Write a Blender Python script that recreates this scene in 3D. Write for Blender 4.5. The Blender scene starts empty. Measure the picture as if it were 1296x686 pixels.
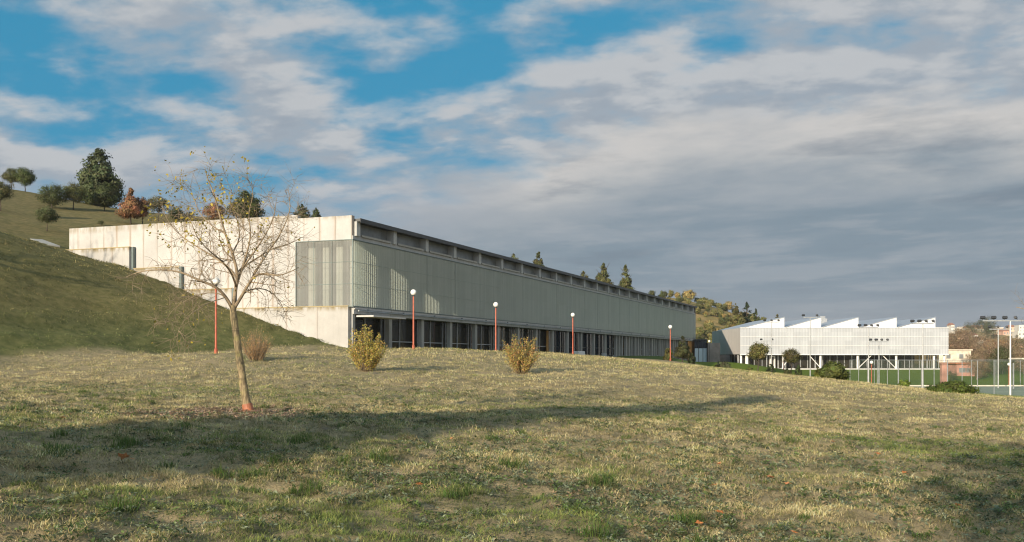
import bpy, math, random
import numpy as np
from mathutils import Vector, Matrix

R = math.radians
rng = np.random.default_rng(7)
random.seed(7)
SC = bpy.context.scene
COL = SC.collection

# ------------------------------------------------------------------ camera, sun, sky, exposure
EYE = 1.65            # eye height; ground under the camera is z = 0
F = 1250.0            # focal length in pixels of the 1296 px wide photograph
CX, HY = 648.0, 452.0  # principal column and horizon row of the photograph
cam = bpy.data.cameras.new('camera')
cam.sensor_fit = 'HORIZONTAL'
cam.sensor_width = 36.0
cam.lens = 36.0 * F / 1296.0
cam.shift_y = (HY - 343.0) / 1296.0      # rising front, verticals stay upright
cam.clip_start = 0.1
cam.clip_end = 12000
camo = bpy.data.objects.new('camera', cam)
COL.objects.link(camo)
camo.location = (0, 0, EYE)
camo.rotation_euler = (R(90), 0, 0)
SC.camera = camo

SUN_EL = R(14.0)
SUN_T = 1.60          # the light travels along (1, SUN_T) on the ground
_n = math.hypot(1, SUN_T)
TRAV = Vector((1 / _n, SUN_T / _n, 0))
sun = bpy.data.lights.new('sun', 'SUN')
sun.energy = 5.0
sun.angle = R(0.55)
sun.color = (1.0, 0.85, 0.655)
suno = bpy.data.objects.new('sun', sun)
COL.objects.link(suno)
_d = Vector((TRAV.x * math.cos(SUN_EL), TRAV.y * math.cos(SUN_EL), -math.sin(SUN_EL)))
suno.rotation_euler = _d.to_track_quat('-Z', 'Y').to_euler()
suno.location = (-60, -60, 60)

SC.view_settings.view_transform = 'Standard'
SC.view_settings.look = 'None'
EXPO = 0.45
SC.view_settings.exposure = EXPO
SC.view_settings.gamma = 1.0
SC.view_settings.use_curve_mapping = False
SC.render.engine = 'CYCLES'
DENOISE = True
SC.cycles.max_bounces = 6
SC.cycles.transparent_max_bounces = 24
SC.cycles.use_denoising = DENOISE
SC.cycles.filter_width = 1.15
SC.cycles.sample_clamp_indirect = 4.0


class NT:
    """small helper to write node trees"""
    def __init__(self, tree):
        self.t = tree
        self.n = tree.nodes
        self.l = tree.links

    def new(self, typ, **kw):
        nd = self.n.new(typ)
        for k, v in kw.items():
            setattr(nd, k, v)
        return nd

    def put(self, sock, v):
        if v is None:
            return
        if isinstance(v, bpy.types.NodeSocket):
            self.l.new(v, sock)
        else:
            sock.default_value = v

    def m(self, op, a, b=None, c=None, clamp=False):
        nd = self.new('ShaderNodeMath', operation=op)
        nd.use_clamp = clamp
        self.put(nd.inputs[0], a)
        self.put(nd.inputs[1], b)
        self.put(nd.inputs[2], c)
        return nd.outputs[0]

    def vm(self, op, a, b=None):
        nd = self.new('ShaderNodeVectorMath', operation=op)
        self.put(nd.inputs[0], a)
        self.put(nd.inputs[1], b)
        return nd.outputs[0]

    def noise(self, vec, scale, detail=4.0, rough=0.55, dist=0.0, dims='3D'):
        nd = self.new('ShaderNodeTexNoise', noise_dimensions=dims)
        self.put(nd.inputs['Vector'], vec)
        nd.inputs['Scale'].default_value = scale
        nd.inputs['Detail'].default_value = detail
        nd.inputs['Roughness'].default_value = rough
        nd.inputs['Distortion'].default_value = dist
        return nd.outputs['Fac']

    def sstep(self, v, lo, hi, a=0.0, b=1.0):
        nd = self.new('ShaderNodeMapRange', interpolation_type='SMOOTHSTEP')
        self.put(nd.inputs[0], v)
        self.put(nd.inputs[1], lo)
        self.put(nd.inputs[2], hi)
        self.put(nd.inputs[3], a)
        self.put(nd.inputs[4], b)
        return nd.outputs[0]

    def lin(self, v, lo, hi, a=0.0, b=1.0):
        nd = self.new('ShaderNodeMapRange', interpolation_type='LINEAR')
        self.put(nd.inputs[0], v)
        self.put(nd.inputs[1], lo)
        self.put(nd.inputs[2], hi)
        self.put(nd.inputs[3], a)
        self.put(nd.inputs[4], b)
        return nd.outputs[0]

    def mix(self, fac, a, b, blend='MIX'):
        nd = self.new('ShaderNodeMix', data_type='RGBA', blend_type=blend)
        self.put(nd.inputs[0], fac)
        self.put(nd.inputs[6], a if not isinstance(a, tuple) or len(a) == 4 else (*a, 1))
        self.put(nd.inputs[7], b if not isinstance(b, tuple) or len(b) == 4 else (*b, 1))
        return nd.outputs[2]

    def sep(self, v):
        nd = self.new('ShaderNodeSeparateXYZ')
        self.put(nd.inputs[0], v)
        return nd.outputs

    def comb(self, x, y, z):
        nd = self.new('ShaderNodeCombineXYZ')
        self.put(nd.inputs[0], x)
        self.put(nd.inputs[1], y)
        self.put(nd.inputs[2], z)
        return nd.outputs[0]


def lin(r, g, b):
    def f(c):
        c /= 255.0
        return c / 12.92 if c <= 0.04045 else ((c + 0.055) / 1.055) ** 2.4
    return (f(r), f(g), f(b))


SKY_OX, SKY_OY, SKY_SC = 17.4, 22.8, 1.7


def build_world():
    w = bpy.data.worlds.new('World')
    SC.world = w
    w.use_nodes = True
    t = NT(w.node_tree)
    t.n.clear()
    S = 0.1
    k = 1.0 / S / 2 ** EXPO
    out = t.new('ShaderNodeOutputWorld')
    bg = t.new('ShaderNodeBackground')
    bg.inputs['Strength'].default_value = S
    sky = t.new('ShaderNodeTexSky', sky_type='NISHITA')
    sky.sun_disc = False
    sky.sun_elevation = SUN_EL
    sky.sun_rotation = math.atan2(-TRAV.x, -TRAV.y) % (2 * math.pi)
    sky.altitude = 800
    sky.air_density = 1.0
    sky.dust_density = 0.3
    sky.ozone_density = 2.0
    def C(r, g, b_):
        return tuple(c * k for c in lin(r, g, b_))
    blue = t.mix(0.88, sky.outputs[0], C(42, 143, 182))
    tc = t.new('ShaderNodeTexCoord')
    d = t.vm('NORMALIZE', tc.outputs['Generated'])
    x, y, z = t.sep(d)
    az = t.m('ARCTAN2', x, y)                       # 0 straight ahead, + to the right
    zz = t.m('MAXIMUM', z, 0.0)
    den = t.m('ADD', zz, 0.22)                      # cloud decks seen in perspective
    px = t.m('DIVIDE', x, den)
    py = t.m('DIVIDE', y, den)
    ca, sa = math.cos(R(10)), math.sin(R(10))
    qx = t.m('ADD', t.m('MULTIPLY', px, ca), t.m('MULTIPLY', py, -sa))
    qy = t.m('ADD', t.m('MULTIPLY', px, sa), t.m('MULTIPLY', py, ca))

    def dens(ox, oy, det, sc, seedz):
        v = t.comb(t.m('ADD', t.m('MULTIPLY', qx, 0.98), ox), t.m('ADD', t.m('MULTIPLY', qy, 1.25), oy), seedz)
        big = t.noise(v, 1.5 * sc, 2.0, 0.5, 0.2)
        mid = t.noise(v, 3.6 * sc, det, 0.55, 0.1)
        return t.m('ADD', t.m('MULTIPLY', big, 0.5), t.m('MULTIPLY', mid, 0.5))
    # upper broken layer
    n0 = dens(SKY_OX, SKY_OY, 9.0, SKY_SC, 4.2)
    n1 = dens(SKY_OX + 0.05, SKY_OY - 0.12, 9.0, SKY_SC, 4.2)     # one step higher in the view
    cov = t.m('ADD', t.sstep(az, -0.15, 0.45, 0.0, 0.16), t.sstep(z, 0.33, 0.16, 0.0, 0.07))
    cov = t.m('ADD', cov, t.sstep(y, 0.3, -0.3, 0.0, 0.04))
    dn = t.m('ADD', n0, cov)
    mask1 = t.sstep(dn, 0.452, 0.65)
    up = t.sstep(t.m('SUBTRACT', n0, n1), -0.05, 0.09)
    c1 = t.mix(t.sstep(dn, 0.55, 0.80), C(167, 175, 184), C(150, 159, 170))
    c1 = t.mix(t.m('MULTIPLY', up, 0.85), c1, C(200, 200, 201))
    col1 = t.mix(t.m('MULTIPLY', mask1, 0.93), blue, c1)
    # low deck: bright rolled upper edge, dark underside
    v2 = t.comb(t.m('MULTIPLY', az, 5.0), t.m('MULTIPLY', t.m('SUBTRACT', z, t.m('MULTIPLY', az, 0.06)), 17.0), 7.7)
    nb = t.noise(v2, 1.0, 8.0, 0.58, 0.15)
    zb_ = t.m('ADD', zz, 0.10)
    v3 = t.comb(t.m('ADD', t.m('DIVIDE', az, zb_), t.m('MULTIPLY', z, 2.0)), t.m('DIVIDE', 1.5, zb_), 2.2)
    nc = t.noise(v3, 1.25, 8.0, 0.57, 0.2)
    nd_ = t.noise(v3, 3.1, 8.0, 0.6, 0.1)
    el2 = t.m('ADD', 0.176, t.sstep(az, -0.40, 0.30, 0.0, 0.052))
    d2 = t.m('ADD', t.m('SUBTRACT', el2, z), t.m('MULTIPLY', t.m('SUBTRACT', nb, 0.5), 0.12))
    mask2 = t.sstep(d2, -0.012, t.sstep(az, -0.2, 0.1, 0.075, 0.014))
    rightness = t.sstep(az, -0.42, 0.12, 0.30, 1.0)
    t2 = t.m('MULTIPLY', t.sstep(d2, 0.012, 0.085), rightness)
    edge = t.mix(t.sstep(az, -0.12, 0.05), C(170, 176, 185), C(203, 201, 199))
    body = t.mix(t2, edge, C(130, 147, 160))
    body = t.mix(t.m('MULTIPLY', t.sstep(nc, 0.45, 0.66), 0.62), body, C(160, 168, 176))
    body = t.mix(t.m('MULTIPLY', t.sstep(nd_, 0.50, 0.68), 0.30), body, C(173, 177, 182))
    body = t.mix(t.m('MULTIPLY', t.sstep(nc, 0.46, 0.30), 0.6), body, C(116, 131, 145))
    low = t.sstep(z, 0.09, 0.025)
    body = t.mix(t.m('MULTIPLY', low, 0.6), body, C(152, 158, 166))
    colr = t.mix(mask2, col1, body)
    # sky behind the viewpoint, on the sun side, brightened as added fill light
    rear_fill = t.lin(y, 0.15, -0.75, 1.0, 1.85)
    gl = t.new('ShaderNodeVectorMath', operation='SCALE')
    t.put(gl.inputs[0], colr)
    t.put(gl.inputs['Scale'], rear_fill)
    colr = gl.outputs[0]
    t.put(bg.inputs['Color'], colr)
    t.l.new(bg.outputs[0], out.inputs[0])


build_world()

# ------------------------------------------------------------------ noise and terrain


def _hash(ix, iy, seed):
    h = (ix.astype(np.int64) * 374761393 + iy.astype(np.int64) * 668265263 + seed * 144665) & 0xFFFFFFFF
    h = ((h ^ (h >> 13)) * 1274126177) & 0xFFFFFFFF
    h = h ^ (h >> 16)
    return (h & 0xFFFF) / 65535.0


def vnoise(x, y, seed=0):
    x = np.asarray(x, float)
    y = np.asarray(y, float)
    ix, iy = np.floor(x), np.floor(y)
    fx, fy = x - ix, y - iy
    fx = fx * fx * (3 - 2 * fx)
    fy = fy * fy * (3 - 2 * fy)
    a = _hash(ix, iy, seed)
    b = _hash(ix + 1, iy, seed)
    c = _hash(ix, iy + 1, seed)
    e = _hash(ix + 1, iy + 1, seed)
    return (a * (1 - fx) + b * fx) * (1 - fy) + (c * (1 - fx) + e * fx) * fy


def fbm(x, y, seed=0, oct=4):
    s, a, tot = 0, 1.0, 0
    for o in range(oct):
        s = s + a * vnoise(x * 2 ** o, y * 2 ** o, seed + o * 17)
        tot += a
        a *= 0.5
    return s / tot


def sst(v, lo, hi):
    t_ = np.clip((v - lo) / (hi - lo), 0, 1)
    return t_ * t_ * (3 - 2 * t_)


def PX(px, py, Y):
    """photograph pixel + distance -> world point"""
    return ((px - CX) / F * Y, Y, EYE + (HY - py) / F * Y)


GP = [(0, 0, 0.0), (0, 8.5, 0.06), (-4.2, 7, 0.34), (4.4, 8.8, -0.05), (-9, 12, 0.8), (-1.6, 18.7, 0.45), (-4.8, 13.6, 0.53), (-6.1, 11.5, 0.53),
      (0, 15, 0.30), (5, 16, 0.08), (9, 18, -0.16), (7.9, 34, 0.10), (-12, 20, 0.85), (14, 30, -0.2),
      (-21, -1, 0.6), (-9, -2.5, 0.2), (15, 0, -0.5), (0, -30, 0.0), (30, -30, -1.0), (-40, -30, 2.0),
      (16, 12, -0.5), (22, 40, -0.45), (34, 40, -1.3), (14, 50, 0.45), (8, 42, 0.62), (10, 70, 1.2), (40, 20, -1.6),
      (60, -20, -2.0), (-26, 22, 1.3), (-28, 34, 1.8)]
for p in [(314, 522, 20), (120, 522, 19.5), (463, 469, 42), (660, 472, 46), (273, 446, 50), (523, 441, 63), (628, 446.5, 74),
          (725, 448.5, 90), (848, 456.5, 107), (880, 461, 100), (950, 471, 88), (1052, 480, 75), (1205, 502, 57), (1130, 491, 65),
          (1296, 505, 52), (325, 456, 46), (0, 455, 46), (215, 449, 55), (430, 440, 64), (330, 446, 58),
          (296, 392, 68.3), (230, 366, 69.9), (169, 343, 71.4), (120, 327, 72.6), (89, 318, 73.5), (370, 416, 66.2),
          (0, 300, 62), (45, 308, 68), (0, 380, 53), (100, 385, 58), (200, 404, 60.5), (300, 425, 62),
          (0, 293, 79), (60, 293, 85), (1, 267, 95), (65, 264, 110), (89, 265, 112), (26, 241, 125), (125, 261, 125), (133, 267, 115),
          (167, 283, 100), (200, 280, 112), (80, 311, 77), (70, 278, 98), (120, 285, 95)]:
    GP.append(PX(*p))
# along the long facade, inside and behind the hall
U = Vector((478 / F, 1, 0)).normalized()        # direction of the long facade
V = Vector((-U.y, U.x, 0))                      # along the end wall, away from the facade
C0 = Vector((-10.56, 65.0, 0))


def BL(s, w):
    p = C0 + U * s + V * w
    return p.x, p.y


for s, w, z in [(0, 0.5, 2.2), (6, -2, 2.15), (20, 1, 2.1), (20, -5, 2.1), (45, 1, 1.95), (70, 1, 1.8), (70, -6, 1.75), (100, 1, 1.25), (122, 1, 0.75),
                (100, -10, 0.9), (122, -8, 0.3), (20, 8, 1.9), (60, 8, 1.6), (100, 8, 1.0), (6, 8, 2.0), (20, 30, 11.5), (60, 34, 12.0),
                (100, 36, 11.0), (122, 30, 6.0), (128, 14, 2.0), (5, 24.6, 10.2), (40, 30, 11.8)]:
    x_, y_ = BL(s, w)
    GP.append((x_, y_, z))
for p in [(311, 285, 130), (383, 285, 125), (650, 345, 190), (763, 372, 210), (790, 378, 205), (830, 381, 280), (850, 377, 320), (900, 388, 320), (960, 414, 330),
          (885, 439, 215), (900, 416, 255), (935, 425, 262), (1000, 424, 380)]:
    GP.append(PX(*p))
GP += [(39, 170, -0.6), (60, 170, -0.6), (78, 170, -0.7), (39, 188, -0.4), (60, 200, -0.6), (80, 200, -0.6), (30, 160, 0.0), (30, 140, -0.4), (45, 122, -1.85), (80, 122, -1.9),
       (40, 85, -1.6), (45, 100, -1.85), (90, 90, -1.9), (90, 120, -1.9), (34, 62, -1.2), (32, 100, -1.5), (26, 120, -0.7), (62, 146, -1.3), (45, 146, -1.1), (20, 118, 0.4),
       (132, 300, 2.0), (207, 400, 4.0), (100, 220, -0.5), (150, 160, -1.9), (150, 80, -2.2), (120, 20, -2.5),
       (-80, 20, 14), (-55, 48, 13.2), (-45, 48, 11.2), (-80, 60, 19), (-62, 160, 24.0), (-40, 170, 19.0), (-100, 120, 26), (-120, 200, 27), (-60, 20, 10), (-45, 30, 6.0),
       (-150, -50, 12), (150, -100, -4), (-20, -120, 1), (-10, 230, 16), (20, 330, 22), (-60, 300, 24), (40, 480, 20), (-150, 480, 28), (-300, 200, 30), (-400, 600, 30),
       (100, 480, 10.5), (200, 600, 8), (300, 300, -1), (400, 100, -4), (397, 900, 22), (470, 900, 25), (250, 900, 22), (0, 900, 22), (800, 900, 26), (600, 1300, 30),
       (300, 1300, 28), (0, 1500, 28), (-500, 1500, 28), (1200, 1500, 30), (900, 500, 5), (1200, 0, 0), (-600, -200, 15), (400, -300, -5), (1500, 2800, 30), (-1000, 2800, 30)]
GP = np.array(GP, float)


def _phi(r2):
    return np.sqrt(r2 + 9.0)


_N = len(GP)
_A = np.zeros((_N + 3, _N + 3))
_dx = GP[:, None, :2] - GP[None, :, :2]
_A[:_N, :_N] = _phi((_dx ** 2).sum(-1)) - np.eye(_N) * 0.25
_P = np.c_[np.ones(_N), GP[:, :2]]
_A[:_N, _N:] = _P
_A[_N:, :_N] = _P.T
_W = np.linalg.solve(_A, np.r_[GP[:, 2], 0, 0, 0])


def H(x, y):
    """height of the ground"""
    x = np.asarray(x, float)
    y = np.asarray(y, float)
    shp = np.broadcast(x, y).shape
    xf = np.broadcast_to(x, shp).ravel()
    yf = np.broadcast_to(y, shp).ravel()
    out = np.empty(xf.size)
    for i in range(0, xf.size, 60000):
        a, b = xf[i:i + 60000], yf[i:i + 60000]
        r2 = (a[:, None] - GP[None, :, 0]) ** 2 + (b[:, None] - GP[None, :, 1]) ** 2
        out[i:i + 60000] = _phi(r2) @ _W[:_N] + _W[_N] + _W[_N + 1] * a + _W[_N + 2] * b
    # level ground under the sports court and the white hall
    kc = sst(xf, 38, 42) * (1 - sst(xf, 96, 104)) * sst(yf, 80, 86) * (1 - sst(yf, 119, 124))
    out = out * (1 - kc) + (-1.88) * kc
    kb = sst(xf, 30, 38) * (1 - sst(xf, 78, 86)) * sst(yf, 160, 167) * (1 - sst(yf, 205, 215))
    out = out * (1 - kb) + (-0.47) * kb
    return out.reshape(shp)


def hz(x, y):
    return float(H(np.array([x]), np.array([y]))[0])


def terrace(x, y):
    """narrow steps that follow the contour lines of the bank"""
    h = H(x, y)
    return fbm(x * 0.22 + 40, h * 2.6, 71, 3)


def lawn_bumps(x, y):
    x = np.asarray(x, float)
    y = np.asarray(y, float)
    near = 1 - sst(np.hypot(x, y), 60, 110)
    bk = bank_mask(x, y) * (1 - sst(np.hypot(x, y), 90, 130))
    tz = np.zeros(x.shape)
    kk = bk > 0.01
    if kk.any():
        tz[kk] = (terrace(x[kk], y[kk]) - 0.5) * 0.30
    return bk * tz + bk * ((fbm(x * 0.5, y * 0.5, 63, 3) - 0.5) * 0.20 + (fbm(x * 1.6, y * 1.6, 64, 2) - 0.5) * 0.20) + near * ((fbm(x * 0.9, y * 0.9, 3, 3) - 0.5) * 0.10 + (fbm(x * 2.6, y * 2.6, 9, 2) - 0.5) * 0.15 + (fbm(x * 6.0, y * 6.0, 19, 2) - 0.5) * 0.075)


FOOT = [(-34, -40), (-31, 10), (-28, 34), (-23.8, 46), (-19.2, 55), (-15.0, 60), (-11.0, 64.2), (-10.4, 65.4)]


def bank_mask(x, y):
    """1 on the green bank and the hill left of the foot line"""
    fy = np.array([p[1] for p in FOOT])
    fx = np.array([p[0] for p in FOOT])
    fl = np.interp(y, fy, fx)
    wob = (fbm(x * 0.5, y * 0.5, 41, 2) - 0.5) * 1.6
    m_ = sst(fl - x + wob, -0.3, 0.9)
    return np.where(y > 65.4, 1.0 * (x < -9), m_)


def green_mask(x, y):
    """fresher grass along the hall and in front of the white building"""
    rel_x, rel_y = x - C0.x, y - C0.y
    s = rel_x * U.x + rel_y * U.y
    w = rel_x * V.x + rel_y * V.y
    wob = (fbm(x * 0.25, y * 0.25, 77, 2) - 0.5) * 5
    wid = 2.2 + 0.13 * np.clip(s, 0, 200)
    g1 = sst(w + wid + wob, -1.5, 2.5) * sst(s, -6, 8)
    g2 = sst(y + wob, 112, 122) * sst(x, 16, 26)
    g3 = sst(x - 0.25 * y + wob * 0.3, 13.0, 17.0) * sst(y, 60, 76)
    return np.clip(np.maximum(np.maximum(g1, g2), g3), 0, 1) * (1 - bank_mask(x, y))


# ------------------------------------------------------------------ mesh helpers


class MB:
    def __init__(self):
        self.v = []
        self.f = []

    def add(self, vs, fs):
        o = len(self.v)
        self.v += [tuple(p) for p in vs]
        self.f += [tuple(i + o for i in q) for q in fs]

    def box(self, x0, y0, z0, x1, y1, z1):
        self.add([(x0, y0, z0), (x1, y0, z0), (x1, y1, z0), (x0, y1, z0), (x0, y0, z1), (x1, y0, z1), (x1, y1, z1), (x0, y1, z1)],
                 [(3, 2, 1, 0), (4, 5, 6, 7), (0, 1, 5, 4), (1, 2, 6, 5), (2, 3, 7, 6), (3, 0, 4, 7)])
        return self

    def bar(self, a, b, w, h=None):
        """rectangular bar between two points"""
        h = h or w
        a, b = Vector(a), Vector(b)
        d = (b - a).normalized()
        up = Vector((0, 0, 1)) if abs(d.z) < 0.95 else Vector((0, 1, 0))
        sx = d.cross(up).normalized() * w / 2
        sy = sx.cross(d).normalized() * h / 2
        vs = [p + i * sx + j * sy for p in (a, b) for i, j in ((-1, -1), (1, -1), (1, 1), (-1, 1))]
        self.add(vs, [(0, 1, 2, 3), (7, 6, 5, 4), (0, 4, 5, 1), (1, 5, 6, 2), (2, 6, 7, 3), (3, 7, 4, 0)])
        return self

    def tube(self, pts, rad, n=8, cap=True):
        pts = [Vector(p) for p in pts]
        if not isinstance(rad, (list, tuple, np.ndarray)):
            rad = [rad] * len(pts)
        o = len(self.v)
        prev = None
        for i, p in enumerate(pts):
            d = (pts[min(i + 1, len(pts) - 1)] - pts[max(i - 1, 0)])
            d = d.normalized() if d.length > 1e-9 else Vector((0, 0, 1))
            if prev is None:
                a = Vector((1, 0, 0)) if abs(d.x) < 0.8 else Vector((0, 1, 0))
                sx = (a - d * a.dot(d)).normalized()
            else:
                sx = prev - d * prev.dot(d)
                sx = sx.normalized() if sx.length > 1e-6 else d.orthogonal().normalized()
            prev = sx
            sy = d.cross(sx)
            for k in range(n):
                a = 2 * math.pi * k / n
                self.v.append(tuple(p + (sx * math.cos(a) + sy * math.sin(a)) * rad[i]))
        for i in range(len(pts) - 1):
            for k in range(n):
                k2 = (k + 1) % n
                self.f.append((o + i * n + k, o + i * n + k2, o + (i + 1) * n + k2, o + (i + 1) * n + k))
        if cap:
            self.f.append(tuple(o + k for k in reversed(range(n))))
            self.f.append(tuple(o + (len(pts) - 1) * n + k for k in range(n)))
        return self

    def lathe(self, prof, n=16, c=(0, 0, 0)):
        """profile of (r, z)"""
        o = len(self.v)
        for r, z in prof:
            for k in range(n):
                a = 2 * math.pi * k / n
                self.v.append((c[0] + r * math.cos(a), c[1] + r * math.sin(a), c[2] + z))
        for i in range(len(prof) - 1):
            for k in range(n):
                k2 = (k + 1) % n
                self.f.append((o + i * n + k, o + i * n + k2, o + (i + 1) * n + k2, o + (i + 1) * n + k))
        return self

    def mesh(self, name, smooth=False):
        me = bpy.data.meshes.new(name)
        me.from_pydata(self.v, [], self.f)
        me.update()
        if smooth:
            me.polygons.foreach_set('use_smooth', [True] * len(me.polygons))
        return me

    def build(self, name, mat, parent=None, smooth=False, bevel=0):
        o = link(name, self.mesh(name, smooth), mat, parent)
        if bevel:
            md = o.modifiers.new('bevel', 'BEVEL')
            md.width = bevel
            md.segments = 2
            md.limit_method = 'ANGLE'
        return o


def link(name, me, mat, parent=None):
    o = bpy.data.objects.new(name, me)
    COL.objects.link(o)
    if mat is not None and len(me.materials) == 0:
        me.materials.append(mat)
    o.parent = parent
    return o


def np_mesh(name, verts, polys, cols=None):
    """verts (N,3); polys: list of (M,k) index arrays; cols (N,3) point colours"""
    me = bpy.data.meshes.new(name)
    me.vertices.add(len(verts))
    me.vertices.foreach_set('co', np.ascontiguousarray(verts, np.float32).ravel())
    loops = np.concatenate([p.ravel() for p in polys]).astype(np.int32)
    tot = np.concatenate([np.full(len(p), p.shape[1], np.int32) for p in polys])
    start = np.r_[0, np.cumsum(tot)[:-1]].astype(np.int32)
    me.loops.add(len(loops))
    me.loops.foreach_set('vertex_index', loops)
    me.polygons.add(len(tot))
    me.polygons.foreach_set('loop_start', start)
    me.polygons.foreach_set('loop_total', tot)
    me.update(calc_edges=True)
    if cols is not None:
        at = me.attributes.new('col', 'FLOAT_COLOR', 'POINT')
        at.data.foreach_set('color', np.c_[cols, np.ones(len(cols))].astype(np.float32).ravel())
    return me


def tag(o, label=None, cat=None, group=None, kind=None):
    if label:
        o['label'] = label
    if cat:
        o['category'] = cat
    if group:
        o['group'] = group
    if kind:
        o['kind'] = kind
    return o


def thing(name, label, cat, loc=(0, 0, 0), rz=0.0, group=None):
    o = bpy.data.objects.new(name, None)
    COL.objects.link(o)
    o.location = loc
    o.rotation_euler = (0, 0, rz)
    o.empty_display_size = 0.3
    return tag(o, label, cat, group)


def kids(o):
    return [c for c in bpy.data.objects if c.parent == o]


def dup(root, loc, rz=0.0, scale=1.0, label=None, group=None, _cache={}):
    r = root.copy()
    COL.objects.link(r)
    r.location = loc
    r.rotation_euler = (0, 0, rz)
    r.scale = (scale, scale, scale) if not isinstance(scale, tuple) else scale
    if label:
        r['label'] = label
    if group:
        r['group'] = group
    key = root.name
    if key not in _cache:
        _cache[key] = [(c, kids(c)) for c in kids(root)]
    for ch, gr in _cache[key]:
        c = ch.copy()
        COL.objects.link(c)
        c.parent = r
        for g in gr:
            d = g.copy()
            COL.objects.link(d)
            d.parent = c
    return r


# ------------------------------------------------------------------ materials
MATS = {}


def new_mat(name):
    m_ = bpy.data.materials.new(name)
    m_.use_nodes = True
    t = NT(m_.node_tree)
    b = t.n['Principled BSDF']
    MATS[name] = m_
    return m_, t, b


def bump(t, b, h, strength=0.3, dist=0.02):
    nd = t.new('ShaderNodeBump')
    nd.inputs['Strength'].default_value = strength
    nd.inputs['Distance'].default_value = dist
    t.put(nd.inputs['Height'], h)
    t.l.new(nd.outputs[0], b.inputs['Normal'])


def plain(name, col, rough=0.6, metal=0.0, var=0.15, scale=3.0, bmp=0.0):
    m_, t, b = new_mat(name)
    tc = t.new('ShaderNodeTexCoord')
    n = t.noise(tc.outputs['Object'], scale, 6, 0.6)
    c = t.mix(t.sstep(n, 0.3, 0.7), tuple(x * (1 - var) for x in col), tuple(min(1, x * (1 + var)) for x in col))
    t.put(b.inputs['Base Color'], c)
    b.inputs['Roughness'].default_value = rough
    b.inputs['Metallic'].default_value = metal
    if bmp:
        bump(t, b, n, bmp)
    return m_


def concrete(name, col, axis=1, joint=1.22, rust=0.0, dark=0.0, offs=0.0, top=None, stain=0.5):
    m_, t, b = new_mat(name)
    tc = t.new('ShaderNodeTexCoord')
    P = tc.outputs['Object']
    x, y, z = t.sep(P)
    n1 = t.noise(P, 0.45, 6, 0.6)
    n2 = t.noise(P, 4.0, 8, 0.65)
    streak = t.noise(t.comb(t.m('MULTIPLY', x, 3.2), t.m('MULTIPLY', y, 3.2), t.m('MULTIPLY', z, 0.22)), 1.0, 5, 0.6)
    c = t.mix(t.sstep(n1, 0.3, 0.7), tuple(v * 0.86 for v in col), tuple(min(1, v * 1.06) for v in col))
    c = t.mix(t.m('MULTIPLY', t.sstep(n2, 0.42, 0.75), 0.25), c, tuple(v * 0.7 for v in col))
    c = t.mix(t.m('MULTIPLY', t.sstep(streak, 0.52, 0.78), 0.35 + dark), c, tuple(v * 0.55 for v in col))
    if joint:
        a = (x, y, z)[axis]
        fr = t.m('FRACT', t.m('DIVIDE', t.m('ADD', a, offs + 100 * joint), joint))
        dist = t.m('MULTIPLY', t.m('MINIMUM', fr, t.m('SUBTRACT', 1.0, fr)), joint)
        jl = t.sstep(dist, 0.028, 0.008)
        pid = t.m('FLOOR', t.m('DIVIDE', t.m('ADD', a, offs + 100 * joint), joint))
        wn = t.new('ShaderNodeTexWhiteNoise', noise_dimensions='1D')
        t.put(wn.inputs['W'], pid)
        c = t.mix(t.lin(wn.outputs[0], 0, 1, 0.0, 0.16), c, tuple(v * 0.7 for v in col))
        if rust:
            spread = t.m('MULTIPLY', t.sstep(dist, 0.16, 0.0), t.sstep(streak, 0.36, 0.62))
            c = t.mix(t.m('MULTIPLY', spread, rust), c, (0.30, 0.16, 0.055))
        c = t.mix(t.m('MULTIPLY', jl, 0.55), c, tuple(v * 0.28 for v in col))
    if top is not None:
        # weathering that runs down from the top edge
        dn = t.m('SUBTRACT', top, z)
        run = t.m('MULTIPLY', t.sstep(dn, 0.40, 0.0), t.sstep(t.noise(t.comb(t.m('MULTIPLY', x, 2.5), t.m('MULTIPLY', y, 2.5), t.m('MULTIPLY', z, 0.6)), 1.0, 5, 0.6), 0.38, 0.62))
        c = t.mix(t.m('MULTIPLY', run, stain), c, (0.20, 0.15, 0.06))
    t.put(b.inputs['Base Color'], c)
    b.inputs['Roughness'].default_value = 0.85
    bump(t, b, n2, 0.25, 0.01)
    return m_


def foliage_mat(name, tint=(1, 1, 1), trans=0.25):
    """colour comes from the leaves' own colour attribute"""
    m_, t, b = new_mat(name)
    at = t.new('ShaderNodeAttribute', attribute_name='col')
    c = t.mix(1.0, at.outputs['Color'], tint, 'MULTIPLY')
    t.put(b.inputs['Base Color'], c)
    b.inputs['Roughness'].default_value = 0.6
    b.inputs['Specular IOR Level'].default_value = 0.25
    tr = t.new('ShaderNodeBsdfTranslucent')
    t.put(tr.inputs['Color'], c)
    mx = t.new('ShaderNodeMixShader')
    mx.inputs[0].default_value = trans
    t.l.new(b.outputs[0], mx.inputs[1])
    t.l.new(tr.outputs[0], mx.inputs[2])
    t.l.new(mx.outputs[0], t.n['Material Output'].inputs[0])
    return m_


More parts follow.
